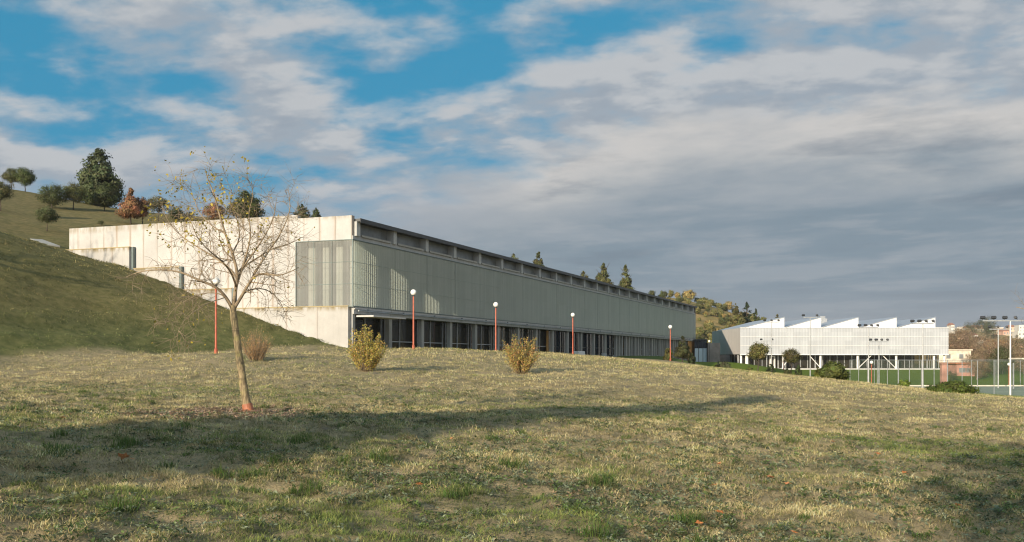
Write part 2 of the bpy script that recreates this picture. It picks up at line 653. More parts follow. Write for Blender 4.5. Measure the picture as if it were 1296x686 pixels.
def glass_screen_mat(name='channel_glass', clear=0.52):
    m_, t, b = new_mat(name)
    tc = t.new('ShaderNodeTexCoord')
    P = tc.outputs['Object']
    x, y, z = t.sep(P)
    along = t.m('ADD', x, y)
    rib = t.m('SINE', t.m('MULTIPLY', along, 2 * math.pi / 0.26))
    n = t.noise(t.comb(t.m('MULTIPLY', along, 1.3), 0.0, t.m('MULTIPLY', z, 0.12)), 1.0, 5, 0.6)
    pid = t.m('FLOOR', t.m('DIVIDE', t.m('ADD', along, 50.0), 0.26))
    wn = t.new('ShaderNodeTexWhiteNoise', noise_dimensions='1D')
    t.put(wn.inputs['W'], pid)
    v = t.m('ADD', t.m('MULTIPLY', n, 0.6), t.m('MULTIPLY', wn.outputs[0], 0.4))
    c = t.mix(t.sstep(v, 0.25, 0.8), (0.66, 0.66, 0.635), (0.88, 0.865, 0.825))
    pn = t.new('ShaderNodeTexWhiteNoise', noise_dimensions='2D')
    t.put(pn.inputs['Vector'], t.comb(t.m('FLOOR', t.m('DIVIDE', t.m('ADD', along, 49.5), 1.3)), t.m('FLOOR', t.m('DIVIDE', z, 1.45)), 0.0))
    c = t.mix(t.m('MULTIPLY', pn.outputs[0], 0.30), c, (0.42, 0.44, 0.43))
    dirt = t.noise(t.comb(t.m('MULTIPLY', along, 0.8), 3.0, t.m('MULTIPLY', z, 0.5)), 1.0, 5, 0.6)
    c = t.mix(t.m('MULTIPLY', t.sstep(dirt, 0.5, 0.75), 0.3), c, (0.42, 0.42, 0.36))
    t.put(b.inputs['Base Color'], c)
    b.inputs['Roughness'].default_value = 0.34
    b.inputs['Specular IOR Level'].default_value = 0.35
    bump(t, b, rib, 0.25, 0.02)
    tl = t.new('ShaderNodeBsdfTranslucent')
    tl.inputs['Color'].default_value = (0.86, 0.89, 0.80, 1)
    tp = t.new('ShaderNodeBsdfTransparent')
    tp.inputs['Color'].default_value = (0.93, 0.96, 0.92, 1)
    m1 = t.new('ShaderNodeMixShader')
    m1.inputs[0].default_value = 0.52
    t.l.new(b.outputs[0], m1.inputs[1])
    t.l.new(tl.outputs[0], m1.inputs[2])
    m2 = t.new('ShaderNodeMixShader')
    m2.inputs[0].default_value = clear
    t.l.new(m1.outputs[0], m2.inputs[1])
    t.l.new(tp.outputs[0], m2.inputs[2])
    t.l.new(m2.outputs[0], t.n['Material Output'].inputs[0])
    return m_


def web_mat():
    m_, t, b = new_mat('channel_web')
    b.inputs['Base Color'].default_value = (0.88, 0.895, 0.84, 1)
    b.inputs['Roughness'].default_value = 0.3
    tl = t.new('ShaderNodeBsdfTranslucent')
    tl.inputs['Color'].default_value = (0.72, 0.82, 0.66, 1)
    tp = t.new('ShaderNodeBsdfTransparent')
    m1 = t.new('ShaderNodeMixShader')
    m1.inputs[0].default_value = 0.35
    t.l.new(b.outputs[0], m1.inputs[1])
    t.l.new(tl.outputs[0], m1.inputs[2])
    m2 = t.new('ShaderNodeMixShader')
    m2.inputs[0].default_value = 0.06
    t.l.new(m1.outputs[0], m2.inputs[1])
    t.l.new(tp.outputs[0], m2.inputs[2])
    t.l.new(m2.outputs[0], t.n['Material Output'].inputs[0])
    return m_


def clear_glass(name, tint, trans=0.75, rough=0.04):
    m_, t, b = new_mat(name)
    b.inputs['Base Color'].default_value = (*[c * 0.15 for c in tint], 1)
    b.inputs['Roughness'].default_value = rough
    b.inputs['Specular IOR Level'].default_value = 0.6
    tp = t.new('ShaderNodeBsdfTransparent')
    tp.inputs['Color'].default_value = (*tint, 1)
    mx = t.new('ShaderNodeMixShader')
    mx.inputs[0].default_value = trans
    t.l.new(b.outputs[0], mx.inputs[1])
    t.l.new(tp.outputs[0], mx.inputs[2])
    t.l.new(mx.outputs[0], t.n['Material Output'].inputs[0])
    return m_


def mesh_wire_mat():
    m_, t, b = new_mat('wire_mesh')
    b.inputs['Base Color'].default_value = (0.10, 0.16, 0.12, 1)
    b.inputs['Roughness'].default_value = 0.5
    tp = t.new('ShaderNodeBsdfTransparent')
    tc = t.new('ShaderNodeTexCoord')
    x, y, z = t.sep(tc.outputs['Object'])
    along = t.m('ADD', x, y)

    def lines(a, per, wd):
        fr = t.m('FRACT', t.m('DIVIDE', t.m('ADD', a, 500.0), per))
        return t.m('LESS_THAN', fr, wd / per)
    g = t.m('MAXIMUM', lines(t.m('ADD', along, z), 0.06, 0.003), lines(t.m('SUBTRACT', along, z), 0.06, 0.003))
    mx = t.new('ShaderNodeMixShader')
    t.put(mx.inputs[0], g)
    t.l.new(tp.outputs[0], mx.inputs[1])
    t.l.new(b.outputs[0], mx.inputs[2])
    t.l.new(mx.outputs[0], t.n['Material Output'].inputs[0])
    return m_


def ground_mat():
    m_, t, b = new_mat('ground')
    tc = t.new('ShaderNodeTexCoord')
    P = tc.outputs['Object']
    bank = t.new('ShaderNodeAttribute', attribute_name='bank').outputs['Fac']
    green = t.new('ShaderNodeAttribute', attribute_name='green').outputs['Fac']
    n1 = t.noise(P, 0.35, 5, 0.6)
    n2 = t.noise(P, 1.7, 6, 0.65)
    n3 = t.noise(P, 11.0, 8, 0.7)
    n4 = t.noise(P, 45.0, 6, 0.7)
    dry = t.mix(t.sstep(n2, 0.35, 0.65), (0.38, 0.30, 0.175), (0.27, 0.23, 0.12))
    dry = t.mix(t.m('MULTIPLY', t.sstep(t.noise(P, 4.0, 6, 0.7), 0.5, 0.66), 0.8), dry, (0.12, 0.115, 0.05))
    dry = t.mix(t.m('MULTIPLY', t.sstep(n1, 0.45, 0.7), 0.5), dry, (0.44, 0.335, 0.205))
    soil = t.mix(t.sstep(n3, 0.3, 0.7), (0.15, 0.12, 0.095), (0.26, 0.21, 0.165))
    dry = t.mix(t.m('MULTIPLY', t.sstep(n2, 0.55, 0.68), 0.8), dry, soil)
    dry = t.mix(t.m('MULTIPLY', t.sstep(n3, 0.52, 0.7), 0.55), dry, (0.11, 0.12, 0.055))
    gb = t.mix(t.sstep(n2, 0.3, 0.7), (0.105, 0.10, 0.036), (0.19, 0.165, 0.066))
    gb = t.mix(t.m('MULTIPLY', t.sstep(t.noise(P, 3.2, 6, 0.7), 0.5, 0.68), 0.6), gb, (0.22, 0.18, 0.08))
    gb = t.mix(t.m('MULTIPLY', t.sstep(n3, 0.55, 0.7), 0.5), gb, (0.06, 0.072, 0.027))
    gx, gy, gz = t.sep(P)
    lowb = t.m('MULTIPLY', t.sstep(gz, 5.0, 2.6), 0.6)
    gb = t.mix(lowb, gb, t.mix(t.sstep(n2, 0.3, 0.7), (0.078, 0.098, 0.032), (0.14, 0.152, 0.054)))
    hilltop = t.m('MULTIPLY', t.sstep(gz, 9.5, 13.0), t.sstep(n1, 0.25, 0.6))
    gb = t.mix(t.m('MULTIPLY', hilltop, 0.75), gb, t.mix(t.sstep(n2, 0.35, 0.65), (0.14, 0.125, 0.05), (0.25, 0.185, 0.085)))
    fr = t.mix(t.sstep(n2, 0.3, 0.7), (0.075, 0.12, 0.028), (0.12, 0.15, 0.045))
    x, y, z = t.sep(P)
    # turf of the slope under the white hall is a stronger green
    turf = t.m('MULTIPLY', t.sstep(y, 112.0, 122.0), t.sstep(x, 20.0, 30.0))
    turf = t.m('MULTIPLY', turf, t.sstep(y, 235.0, 215.0))
    fr = t.mix(turf, fr, t.mix(t.sstep(n2, 0.3, 0.7), (0.10, 0.145, 0.014), (0.13, 0.17, 0.02)))
    c = t.mix(green, dry, fr)
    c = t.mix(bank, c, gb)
    # distant hillside, dry and scrubby
    far = t.sstep(y, 185.0, 240.0)
    n5 = t.noise(P, 0.09, 6, 0.6)
    fc = t.mix(t.sstep(n5, 0.35, 0.65), (0.40, 0.27, 0.115), (0.25, 0.20, 0.075))
    fc = t.mix(t.m('MULTIPLY', t.sstep(t.noise(P, 0.3, 6, 0.65), 0.5, 0.65), 0.6), fc, (0.13, 0.115, 0.045))
    c = t.mix(far, c, fc)
    t.put(b.inputs['Base Color'], c)
    b.inputs['Roughness'].default_value = 0.95
    b.inputs['Specular IOR Level'].default_value = 0.1
    h = t.m('ADD', t.m('MULTIPLY', n3, 1.0), t.m('MULTIPLY', n4, 0.35))
    bump(t, b, h, 1.0, 0.05)
    return m_


ground_mat()
glass_screen_mat()
glass_screen_mat('end_channel_glass', 0.60)
web_mat()
mesh_wire_mat()
foliage_mat('foliage')
foliage_mat('grass_blades', trans=0.3)
WALLC = (0.495, 0.48, 0.455)
concrete('concrete_end', WALLC, 1, 1.22, rust=0.45, top=11.05)
concrete('concrete_plinth', (0.56, 0.545, 0.515), 1, 2.44, rust=0.25)
concrete('concrete_grey', (0.44, 0.44, 0.42), 0, 5.2, rust=0.1, dark=0.2)
concrete('concrete_column', (0.36, 0.35, 0.315), 0, 0)
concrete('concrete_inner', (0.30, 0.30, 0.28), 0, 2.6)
plain('roof_metal', (0.055, 0.058, 0.06), 0.5, 0.3)
plain('dark_metal', (0.06, 0.065, 0.065), 0.5, 0.5)
plain('clerestory', (0.19, 0.20, 0.20), 0.35, 0.0, 0.25, 1.0)
plain('joint', (0.30, 0.34, 0.31), 0.5, 0.2)
plain('teal_metal', (0.12, 0.155, 0.15), 0.5, 0.2)
plain('grey_metal', (0.28, 0.30, 0.30), 0.45, 0.4)
plain('galvanised', (0.42, 0.43, 0.43), 0.45, 0.5)
plain('white_paint', (0.74, 0.73, 0.70), 0.5, 0.0, 0.06)
plain('red_paint', (0.42, 0.10, 0.05), 0.5, 0.0, 0.2, 6)
plain('lamp_globe', (0.86, 0.84, 0.78), 0.35, 0.0, 0.03)
plain('wood_cladding', (0.42, 0.22, 0.06), 0.6, 0.0, 0.25, 2)
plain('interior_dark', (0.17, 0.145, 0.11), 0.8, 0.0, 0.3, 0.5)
plain('interior_floor', (0.16, 0.155, 0.145), 0.6, 0.0, 0.2, 0.7)
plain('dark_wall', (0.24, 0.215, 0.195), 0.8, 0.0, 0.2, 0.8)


def bark_mat():
    m_, t, b = new_mat('bark')
    tc = t.new('ShaderNodeTexCoord')
    P = tc.outputs['Object']
    x, y, z = t.sep(P)
    v = t.comb(t.m('MULTIPLY', x, 28.0), t.m('MULTIPLY', y, 28.0), t.m('MULTIPLY', z, 7.0))
    n = t.noise(v, 1.0, 8, 0.65, 0.6)
    n2 = t.noise(P, 5.0, 6, 0.6)
    c = t.mix(t.sstep(n, 0.35, 0.65), (0.14, 0.105, 0.058), (0.36, 0.28, 0.155))
    c = t.mix(t.m('MULTIPLY', t.sstep(n2, 0.5, 0.68), 0.6), c, (0.27, 0.25, 0.085))
    rings = t.sstep(t.noise(t.comb(0.0, 0.0, t.m('MULTIPLY', z, 5.0)), 1.0, 4, 0.7), 0.56, 0.62)
    c = t.mix(t.m('MULTIPLY', rings, 0.45), c, (0.08, 0.06, 0.04))
    t.put(b.inputs['Base Color'], c)
    b.inputs['Roughness'].default_value = 0.9
    bump(t, b, n, 0.8, 0.015)


bark_mat()
plain('twig_bark', (0.25, 0.19, 0.12), 0.85, 0.0, 0.35, 6)
plain('dark_bark', (0.07, 0.055, 0.04), 0.9, 0.0, 0.3, 5)
plain('terracotta', (0.38, 0.135, 0.065), 0.55, 0.0, 0.25, 8)
plain('court_surface', (0.23, 0.26, 0.18), 0.8, 0.0, 0.12, 0.4)
plain('line_paint', (0.62, 0.64, 0.6), 0.7, 0.0, 0.1)
plain('gable_metal', (0.66, 0.67, 0.69), 0.42, 0.0, 0.05, 0.35)


def perforated():
    m_, t, b = new_mat('hall_metal')
    tc = t.new('ShaderNodeTexCoord')
    x, y, z = t.sep(tc.outputs['Object'])
    fr = t.m('FRACT', t.m('DIVIDE', t.m('ADD', x, 50.0), 1.26))
    pid = t.m('FLOOR', t.m('DIVIDE', t.m('ADD', x, 50.0), 1.26))
    wn = t.new('ShaderNodeTexWhiteNoise', noise_dimensions='2D')
    t.put(wn.inputs['Vector'], t.comb(pid, t.m('FLOOR', t.m('DIVIDE', z, 1.5)), 0.0))
    c = t.mix(wn.outputs[0], (0.40, 0.415, 0.435), (0.46, 0.475, 0.495))
    c = t.mix(t.m('MULTIPLY', t.m('GREATER_THAN', fr, 0.90), 0.3), c, (0.30, 0.31, 0.325))
    n = t.noise(tc.outputs['Object'], 0.5, 5, 0.6)
    c = t.mix(t.m('MULTIPLY', t.sstep(n, 0.5, 0.8), 0.25), c, (0.33, 0.32, 0.31))
    t.put(b.inputs['Base Color'], c)
    b.inputs['Roughness'].default_value = 0.5


perforated()
plain('roof_sheet', (0.40, 0.44, 0.49), 0.4, 0.3, 0.08, 0.4)
plain('side_metal', (0.50, 0.475, 0.45), 0.5, 0.0, 0.06, 0.4)
plain('stone_pale', (0.62, 0.55, 0.44), 0.85, 0.0, 0.2, 1.0)
plain('brick_red', (0.44, 0.23, 0.175), 0.85, 0.0, 0.25, 1.0)
plain('gravel', (0.40, 0.36, 0.29), 0.9, 0.0, 0.25, 2.0)
plain('wood_chip', (0.30, 0.175, 0.12), 0.9, 0.0, 0.4, 20)
plain('orange_leaf', (0.46, 0.19, 0.075), 0.6, 0.0, 0.3, 30)
plain('floodlight_body', (0.05, 0.05, 0.052), 0.4, 0.3)
clear_glass('window_glass', (0.72, 0.70, 0.62), 0.78)
clear_glass('blue_glass', (0.10, 0.22, 0.36), 0.6)
clear_glass('reflection_tint_glass', (0.55, 0.68, 0.74), 0.15, 0.2)
MATS['reflection_tint_glass'].node_tree.nodes['Principled BSDF'].inputs['Base Color'].default_value = (0.62, 0.74, 0.80, 1)  # pale base colour stands in for a reflection in the door panes
MT = MATS

# ------------------------------------------------------------------ ground


def axis_steps(lo, hi, fine_lo, fine_hi, fine, grow):
    a = list(np.arange(fine_lo, fine_hi + 1e-6, fine))
    st = fine
    x = fine_hi
    while x < hi:
        st *= grow
        x += st
        a.append(x)
    st = fine
    x = fine_lo
    pre = []
    while x > lo:
        st *= grow
        x -= st
        pre.append(x)
    return np.array(pre[::-1] + a)


def build_ground():
    gx = axis_steps(-2500, 4500, -15, 15, 0.10, 1.035)
    gy = axis_steps(-400, 7000, 6, 24, 0.09, 1.02)
    X, Y = np.meshgrid(gx, gy)
    Z = H(X, Y) + lawn_bumps(X, Y)
    # far away the land levels off
    far = sst(np.hypot(X, Y), 1600, 3000)
    Z = Z * (1 - far) + 26.0 * far
    far2 = sst(np.hypot(X, Y), 300, 900) * (1 - far)
    Z = Z + far2 * (fbm(X * 0.006, Y * 0.006, 5, 3) - 0.5) * 6
    nx, ny = len(gx), len(gy)
    idx = np.arange(nx * ny).reshape(ny, nx)
    q = np.stack([idx[:-1, :-1], idx[:-1, 1:], idx[1:, 1:], idx[1:, :-1]], -1).reshape(-1, 4)
    me = np_mesh('ground', np.c_[X.ravel(), Y.ravel(), Z.ravel()], [q])
    for nm, fn in (('bank', bank_mask), ('green', green_mask)):
        at = me.attributes.new(nm, 'FLOAT', 'POINT')
        at.data.foreach_set('value', fn(X.ravel(), Y.ravel()).astype(np.float32))
    me.polygons.foreach_set('use_smooth', np.ones(len(q), bool))
    tag(link('ground', me, MT['ground']), kind='structure')


build_ground()


def G(px, Y):
    """ground point on the picture column px at distance Y"""
    x = (px - CX) / F * Y
    return Vector((x, Y, hz(x, Y)))


# ------------------------------------------------------------------ the long concrete hall
BAY = 5.2
NB = 23
L = NB * BAY + 2.8
W = 24.0


def build_hall():
    base = thing('sports_hall', 'long low concrete hall with a green glass band, set into the grassy slope', 'building',
                 (C0.x, C0.y, 0), math.atan2(U.y, U.x))
    # --- end wall (local x = 0, runs along +y), facing the camera
    b = MB()
    b.box(0.0, 4.14, 4.0, 0.35, 19.0, 11.22)        # taller left stretch starts at the step
    b.box(0.0, 19.0, 4.0, 0.35, W, 11.22)
    b.build('end_wall', MT['concrete_end'], base)
    b = MB()
    b.box(0.003, -0.02, 9.36, 0.35, 4.14, 10.99)
    b.build('wall_fascia', MT['concrete_end'], base)
    # stepped plinth, a little proud of the wall, each step ends in a drain slot
    steps = [(18.0, W, 9.55, 4.0), (13.75, 17.78, 8.0, 3.0), (9.3, 13.52, 6.35, 2.0), (0.12, 9.05, 4.98, 0.8)]
    for si, (y0, y1, top, zb) in enumerate(steps):
        pm = concrete('concrete_plinth_step', (0.46, 0.445, 0.415), 1, 2.44, rust=0.25, top=top, stain=0.9)
        p = MB()
        pr_ = 0.45 if si == 0 else 0.24
        p.box(-pr_, y0, zb, 0.10, y1, top)
        p.build('plinth', pm, base, bevel=0.015)
        q = MB()
        q.box(-pr_ - 0.03, y0 - 0.002, top + 0.002, -0.002, y1, top + 0.06)
        q.build('ledge', concrete_top, base)
    for y, z0, z1 in [(17.89, 6.0, 9.6), (13.63, 5.0, 8.05), (9.17, 3.5, 6.4)]:
        p = MB()
        p.box(-0.26, y - 0.09, z0, 0.02, y + 0.09, z1)
        p.build('drain_slot', MT['teal_metal'], base)
    # --- glass screen round the corner
    g = MB()
    g.add([(-0.19, -0.20, 5.02), (-0.19, 4.10, 5.02), (-0.19, 4.10, 9.34), (-0.19, -0.20, 9.34)], [(0, 3, 2, 1)])
    g.build('end_glass', MT['end_channel_glass'], base)
    g = MB()
    g.add([(-0.165, -0.20, 5.02), (L, -0.20, 5.02), (L, -0.20, 9.34), (-0.165, -0.20, 9.34)], [(0, 1, 2, 3)])
    g.build('facade_glass', MT['channel_glass'], base)
    fr = MB()
    for z in (4.97, 9.345):
        fr.box(-0.25, -0.24, z, -0.12, 4.14, z + 0.05)
        fr.box(-0.12, -0.24, z, L, -0.12, z + 0.05)
    fr.box(-0.25, 4.11, 5.02, -0.02, 4.16, 9.345)
    fr.box(-0.235, -0.235, 5.02, -0.165, -0.165, 9.345)
    for z in (6.45, 7.9):
        MB().box(-0.215, -0.12, z, -0.195, 4.1, z + 0.03).build('joint', MT['teal_metal'], base)
        MB().box(-0.10, -0.222, z, 26.0, -0.204, z + 0.03).build('joint', MT['joint'], base)
    for i in range(NB):
        x = 0.5 + BAY * (i + 1)
        MB().box(x - 0.014, -0.232, 5.03, x + 0.014, -0.224, 9.34).build('joint', MT['joint'], base)
    for y in (1.35, 2.75):
        MB().box(-0.232, y - 0.014, 5.03, -0.224, y + 0.014, 9.34).build('joint', MT['teal_metal'], base)
    fr.build('glazing_frame', MT['teal_metal'], base)

    # posts standing behind the glass
    for y, w in ((0.45, 0.35), (1.45, 0.5), (2.5, 0.5), (3.6, 0.55)):
        ps = MB()
        ps.box(0.9, y - w / 2, 5.0, 1.2, y + w / 2, 9.35)
        ps.build('post', MT['concrete_inner'], base)
    # upright webs of the channel glass
    wb = MB()
    x = 0.06
    while x < L - 0.1:
        wb.add([(x, -0.197, 5.03), (x, -0.125, 5.03), (x, -0.125, 9.33), (x, -0.197, 9.33)], [(0, 1, 2, 3)])
        x += 0.26
    wb.build('glass_ribs', MT['channel_web'], base)
    cw = MB()
    cw.box(0.36, 4.2, 5.0, L - 0.4, 4.4, 9.4)
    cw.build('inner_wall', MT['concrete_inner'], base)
    # --- clerestory
    cb = MB()
    cb.box(0.02, -0.10, 9.40, L, 4.0, 9.66)
    cb.build('head_beam', MT['concrete_grey'], base)
    rf = MB()
    rf.box(0.36, -0.42, 10.62, L + 0.2, W, 10.80)
    rf.box(0.36, -0.46, 10.55, L + 0.2, -0.425, 10.82)
    rf.build('roof', MT['roof_metal'], base)
    bw = MB()
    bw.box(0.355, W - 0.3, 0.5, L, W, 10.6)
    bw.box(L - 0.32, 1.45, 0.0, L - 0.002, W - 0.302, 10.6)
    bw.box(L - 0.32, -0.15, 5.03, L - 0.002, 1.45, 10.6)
    bw.build('rear_wall', MT['dark_wall'], base)
    for i in range(NB + 1):
        x = 0.5 + BAY * i
        f = MB()
        f.box(x - 0.24, -0.24, 9.664, x + 0.24, 0.5, 10.61)
        f.build('fin', MT['concrete_grey'], base)
        if i < NB:
            w_ = MB()
            w_.box(x + 0.24, 0.30, 9.665, x + BAY - 0.24, 0.36, 10.61)
            w_.build('clerestory_window', MT['clerestory'], base)
            s_ = MB()
            s_.box(x + 0.55, -0.20, 9.664, x + BAY - 0.55, 0.1, 9.80)
            s_.build('sill', MT['concrete_column'], base)
    # --- floor edge and ground floor
    fl = MB()
    fl.box(0.10, -0.12, 4.50, L, 4.0, 4.96)
    fl.box(0.10, -0.20, 4.80, L, -0.12, 4.96)
    fl.build('floor_beam', MT['concrete_grey'], base)
    gu = MB()
    gu.tube([(0.4, -0.30, 4.72), (L - 0.5, -0.30, 4.72)], 0.05, 6)
    for i in range(NB):
        x = 0.5 + BAY * i + 1.3
        gu.box(x - 0.04, -0.33, 4.66, x + 0.04, -0.20, 4.86)
    gu.build('pipe', MT['grey_metal'], base)
    ca = MB()
    ca.box(0.25, -1.5, 4.30, 4.9, -0.22, 4.40)
    ca.build('canopy', MT['concrete_plinth'], base)
    pl = MB()
    pl.box(0.11, 0.2, -1.2, L, 6.0, 1.72)
    pl.build('floor_slab', MT['interior_floor'], base)
    ib = MB()
    ib.box(0.36, 6.0, 0.0, L - 0.4, 6.2, 4.5)
    for i in range(0, NB, 3):
        x = 0.5 + BAY * i + 2.0
        ib.box(x, 2.6, 1.72, x + 0.2, 6.0, 4.5)
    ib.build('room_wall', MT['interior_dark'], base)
    rnd = random.Random(5)
    for i in range(NB + 1):
        x = 0.5 + BAY * i
        c = MB()
        c.box(x - 0.22, 0.12, 0.2, x + 0.22, 0.45, 4.5)
        c.build('column', MT['concrete_column'], base, bevel=0.02)
        if i == NB:
            break
        x0, x1 = x + 0.28, x + BAY - 0.28
        blue = 8 <= i <= 12 or i == 15
        w_ = MB()
        w_.box(x0 - 0.3, 0.80, 1.725, x1 + 0.26, 0.83, 4.498)
        wo = w_.build('window', MT['blue_glass'] if blue else MT['window_glass'], base)
        if blue:
            wo['label'] = 'blue tinted window bay'
        if i in (1, 2, 3, 5, 6):
            sb = MB()
            sb.bar((x0 + (x1 - x0) * 0.70, 1.3, 4.45), (x0 + (x1 - x0) * 0.86, 1.3, 1.74), 0.16)
            sb.build('brace', MT['concrete_column'], base)
        fm = MB()
        n = 2 if i < 8 else 4
        for k in range(n + 1):
            xx = x0 + (x1 - x0) * k / n
            fm.box(xx - 0.035, 0.74, 1.724, xx + 0.035, 0.86, 4.497)
        fm.box(x0, 0.745, 2.75, x1, 0.855, 2.81)
        fm.box(x0, 0.745, 1.73, x1, 0.855, 1.95)
        fm.build('frame', MT['galvanised'] if not blue else MT['dark_metal'], wo)
        if i >= 13:
            pn = MB()
            for k in range(2):
                xx = x0 + (x1 - x0) * (0.33 + 0.33 * k)
                pn.box(xx - 0.18, 0.2, 1.0, xx + 0.18, 0.5, 4.496)
            pn.build('pier', MT['concrete_column'], base)
    for x in (0.5 + BAY * 8 - 0.7, 0.5 + BAY * 14 + 0.6):
        y_ = MB()
        y_.box(x, 0.60, 1.73, x + 0.6, 0.70, 4.45)
        o = y_.build('door', MT['wood_cladding'], base)
        o['label'] = 'orange yellow timber door'
    wd = MB()
    wd.box(L - 6.0, 0.05, 0.6, L, 0.11, 4.48)
    wd.box(L, 0.05, 0.6, L + 0.06, 1.4, 4.48)
    wd.build('timber_cladding', MT['wood_cladding'], base)
    # plain corner pier under the glass
    cp = MB()
    cp.box(0.102, -0.02, 1.0, 0.42, 0.5, 4.496)
    cp.build('corner_pier', MT['concrete_grey'], base)


concrete_top = concrete('ledge_stain', (0.40, 0.32, 0.17), 1, 0)
build_hall()

# ------------------------------------------------------------------ the white sawtooth hall


def build_white_hall():
    D = 170.0
    x0 = (937 - CX) / F * D
    x1 = (1200.5 - CX) / F * D
    wd = x1 - x0
    dp = 24.0
    zb = EYE - (466.5 - HY) / F * D
    z0 = EYE + (HY - 448.4) / F * D
    z1 = EYE + (HY - 415.0) / F * D
    zt = EYE + (HY - 401.3) / F * D
    base = thing('sawtooth_hall', 'white ribbed metal hall with a sawtooth roof, standing on columns over dark glass', 'building', (x0, D, 0))
    # ribbed front: trapezoid profile
    per, dep = 0.26, 0.025
    b = MB()
    pts = []
    n = int(wd / per)
    for i in range(n):
        a = wd * i / n
        p = wd / n
        pts += [(a, 0), (a + 0.48 * p, 0), (a + 0.60 * p, -dep), (a + 0.88 * p, -dep)]
    pts.append((wd, 0))
    for i in range(len(pts) - 1):
        (a, c), (e, f) = pts[i], pts[i + 1]
        b.add([(a, c, z0), (e, f, z0), (e, f, z1), (a, c, z1)], [(0, 1, 2, 3)])
    b.box(0.0, 0.04, z0, wd, 0.2, z1)
    b.build('front_cladding', MT['hall_metal'], base)
    tr = MB()
    for k in range(1, 3):
        z = z0 + (z1 - z0) * k / 3
        tr.box(0, -0.10, z - 0.03, wd, -0.075, z + 0.03)
    tr.box(-0.05, -0.12, z0 - 0.12, wd + 0.05, 0.3, z0 - 0.002)
    tr.box(-0.05, -0.12, z1 + 0.002, wd + 0.05, 0.3, z1 + 0.08)
    tr.build('trim', MT['white_paint'], base)
    # left side and rest of the shell
    s = MB()
    s.box(0.0, 0.202, z0, 0.2, dp, z1)
    s.box(wd - 0.2, 0.202, z0, wd, dp, z1)
    s.box(0.2, dp - 0.2, zb, wd - 0.2, dp, z1)
    s.build('side_wall', MT['side_metal'], base)
    sf = MB()
    sf.box(0.2, 0.202, z0, wd - 0.2, dp - 0.2, z0 + 0.25)
    sf.build('soffit', MT['white_paint'], base)
    fr = MB()
    fr.box(0.2, 0.202, z1 - 0.3, wd - 0.2, dp - 0.2, z1 - 0.05)
    fr.build('roof_deck', MT['roof_sheet'], base)
    # teeth
    peaks = [(994.7, 944.0), (1041.5, 996), (1089, 1043), (1137.6, 1091), (1187, 1139)]
    for pk, lo in peaks:
        a = (lo - 937) / F * D
        c = (pk - 937) / F * D
        t_ = MB()
        y0, y1 = 1.0, dp - 0.5
        zl = z1 + 0.05
        t_.add([(a, y0, zl), (c, y0, zl), (c, y0, zt)], [(0, 1, 2)])
        t_.add([(a, y1, zl), (c, y1, zl), (c, y1, zt)], [(2, 1, 0)])
        t_.add([(c, y0, zl), (c, y1, zl), (c, y1, zt), (c, y0, zt)], [(0, 1, 2, 3)])
        t_.add([(a, y0, zl), (a, y1, zl), (c, y1, zl), (c, y0, zl)], [(0, 1, 2, 3)])
        to = t_.build('roof_tooth', MT['gable_metal'], base)
        r_ = MB()
        th = 0.07
        r_.add([(a - 0.25, y0 - 0.12, zl + 0.01), (c + 0.08, y0 - 0.12, zt + 0.02), (c + 0.08, y1, zt + 0.02), (a - 0.25, y1, zl + 0.01),
                (a - 0.25, y0 - 0.12, zl + 0.01 + th), (c + 0.08, y0 - 0.12, zt + 0.02 + th), (c + 0.08, y1, zt + 0.02 + th), (a - 0.25, y1, zl + 0.01 + th)],
               [(0, 1, 2, 3), (7, 6, 5, 4), (0, 4, 5, 1), (1, 5, 6, 2), (2, 6, 7, 3), (3, 7, 4, 0)])
        r_.build('roof_sheet', MT['roof_sheet'], to)
    # undercroft
    cols = [938.9, 946.2, 992.4, 1039.8, 1087, 1136, 1184, 1197]
    for cpx in cols:
        x = (cpx - 937) / F * D
        c = MB()
        c.tube([(x, 0.6, zb - 0.6), (x, 0.6, z0 - 0.002)], 0.19 if cpx != 946.2 else 0.27, 12)
        c.build('column', MT['white_paint'], base, smooth=True)
    for xa, xb in ((991, 1003), (1040, 1025), (1088, 1105), (1135, 1118)):
        m_ = MB()
        m_.bar(((xa - 937) / F * D, 0.6, zb + 0.1), ((xb - 937) / F * D, 0.6, z0 - 0.1), 0.11)
        m_.build('brace', MT['white_paint'], base)
    pl = MB()
    pl.box(-0.3, -0.5, zb - 1.2, wd + 0.3, dp, zb)
    pl.build('base_slab', MT['white_paint'], base)
    edges = [x_ for x_ in (0.3, 7.3, 13.8, 20.2, 26.8, 33.4, wd - 0.4)]
    for i in range(len(edges) - 1):
        w_ = MB()
        w_.box(edges[i] + 0.05, 3.0, zb + 0.05, edges[i + 1] - 0.05, 3.05, z0 - 0.002)
        wo = w_.build('window', MT['window_glass'], base)
        f_ = MB()
        n = 5
        for k in range(n + 1):
            xx = edges[i] + 0.05 + (edges[i + 1] - edges[i] - 0.1) * k / n
            f_.box(xx - 0.05, 2.94, zb + 0.05, xx + 0.05, 3.1, z0 - 0.003)
        f_.build('frame', MT['galvanised'], wo)
    w_ = MB()
    w_.box(0.25, 3.1, zb + 0.05, 0.3, dp - 0.3, z0 - 0.002)
    wo = w_.build('window', MT['window_glass'], base)
    f_ = MB()
    for k in range(9):
        yy = 3.1 + (dp - 3.6) * k / 8
        f_.box(0.2, yy - 0.05, zb + 0.05, 0.35, yy + 0.05, z0 - 0.003)
    f_.build('frame', MT['galvanised'], wo)
    dr = MB()
    xa, xb = (979 - 937) / F * D, (985.5 - 937) / F * D
    zz = zb + 2.0
    dr.box(xa, 2.2, zb, xa + 0.14, 2.9, zz)
    dr.box(xb - 0.14, 2.2, zb, xb, 2.9, zz)
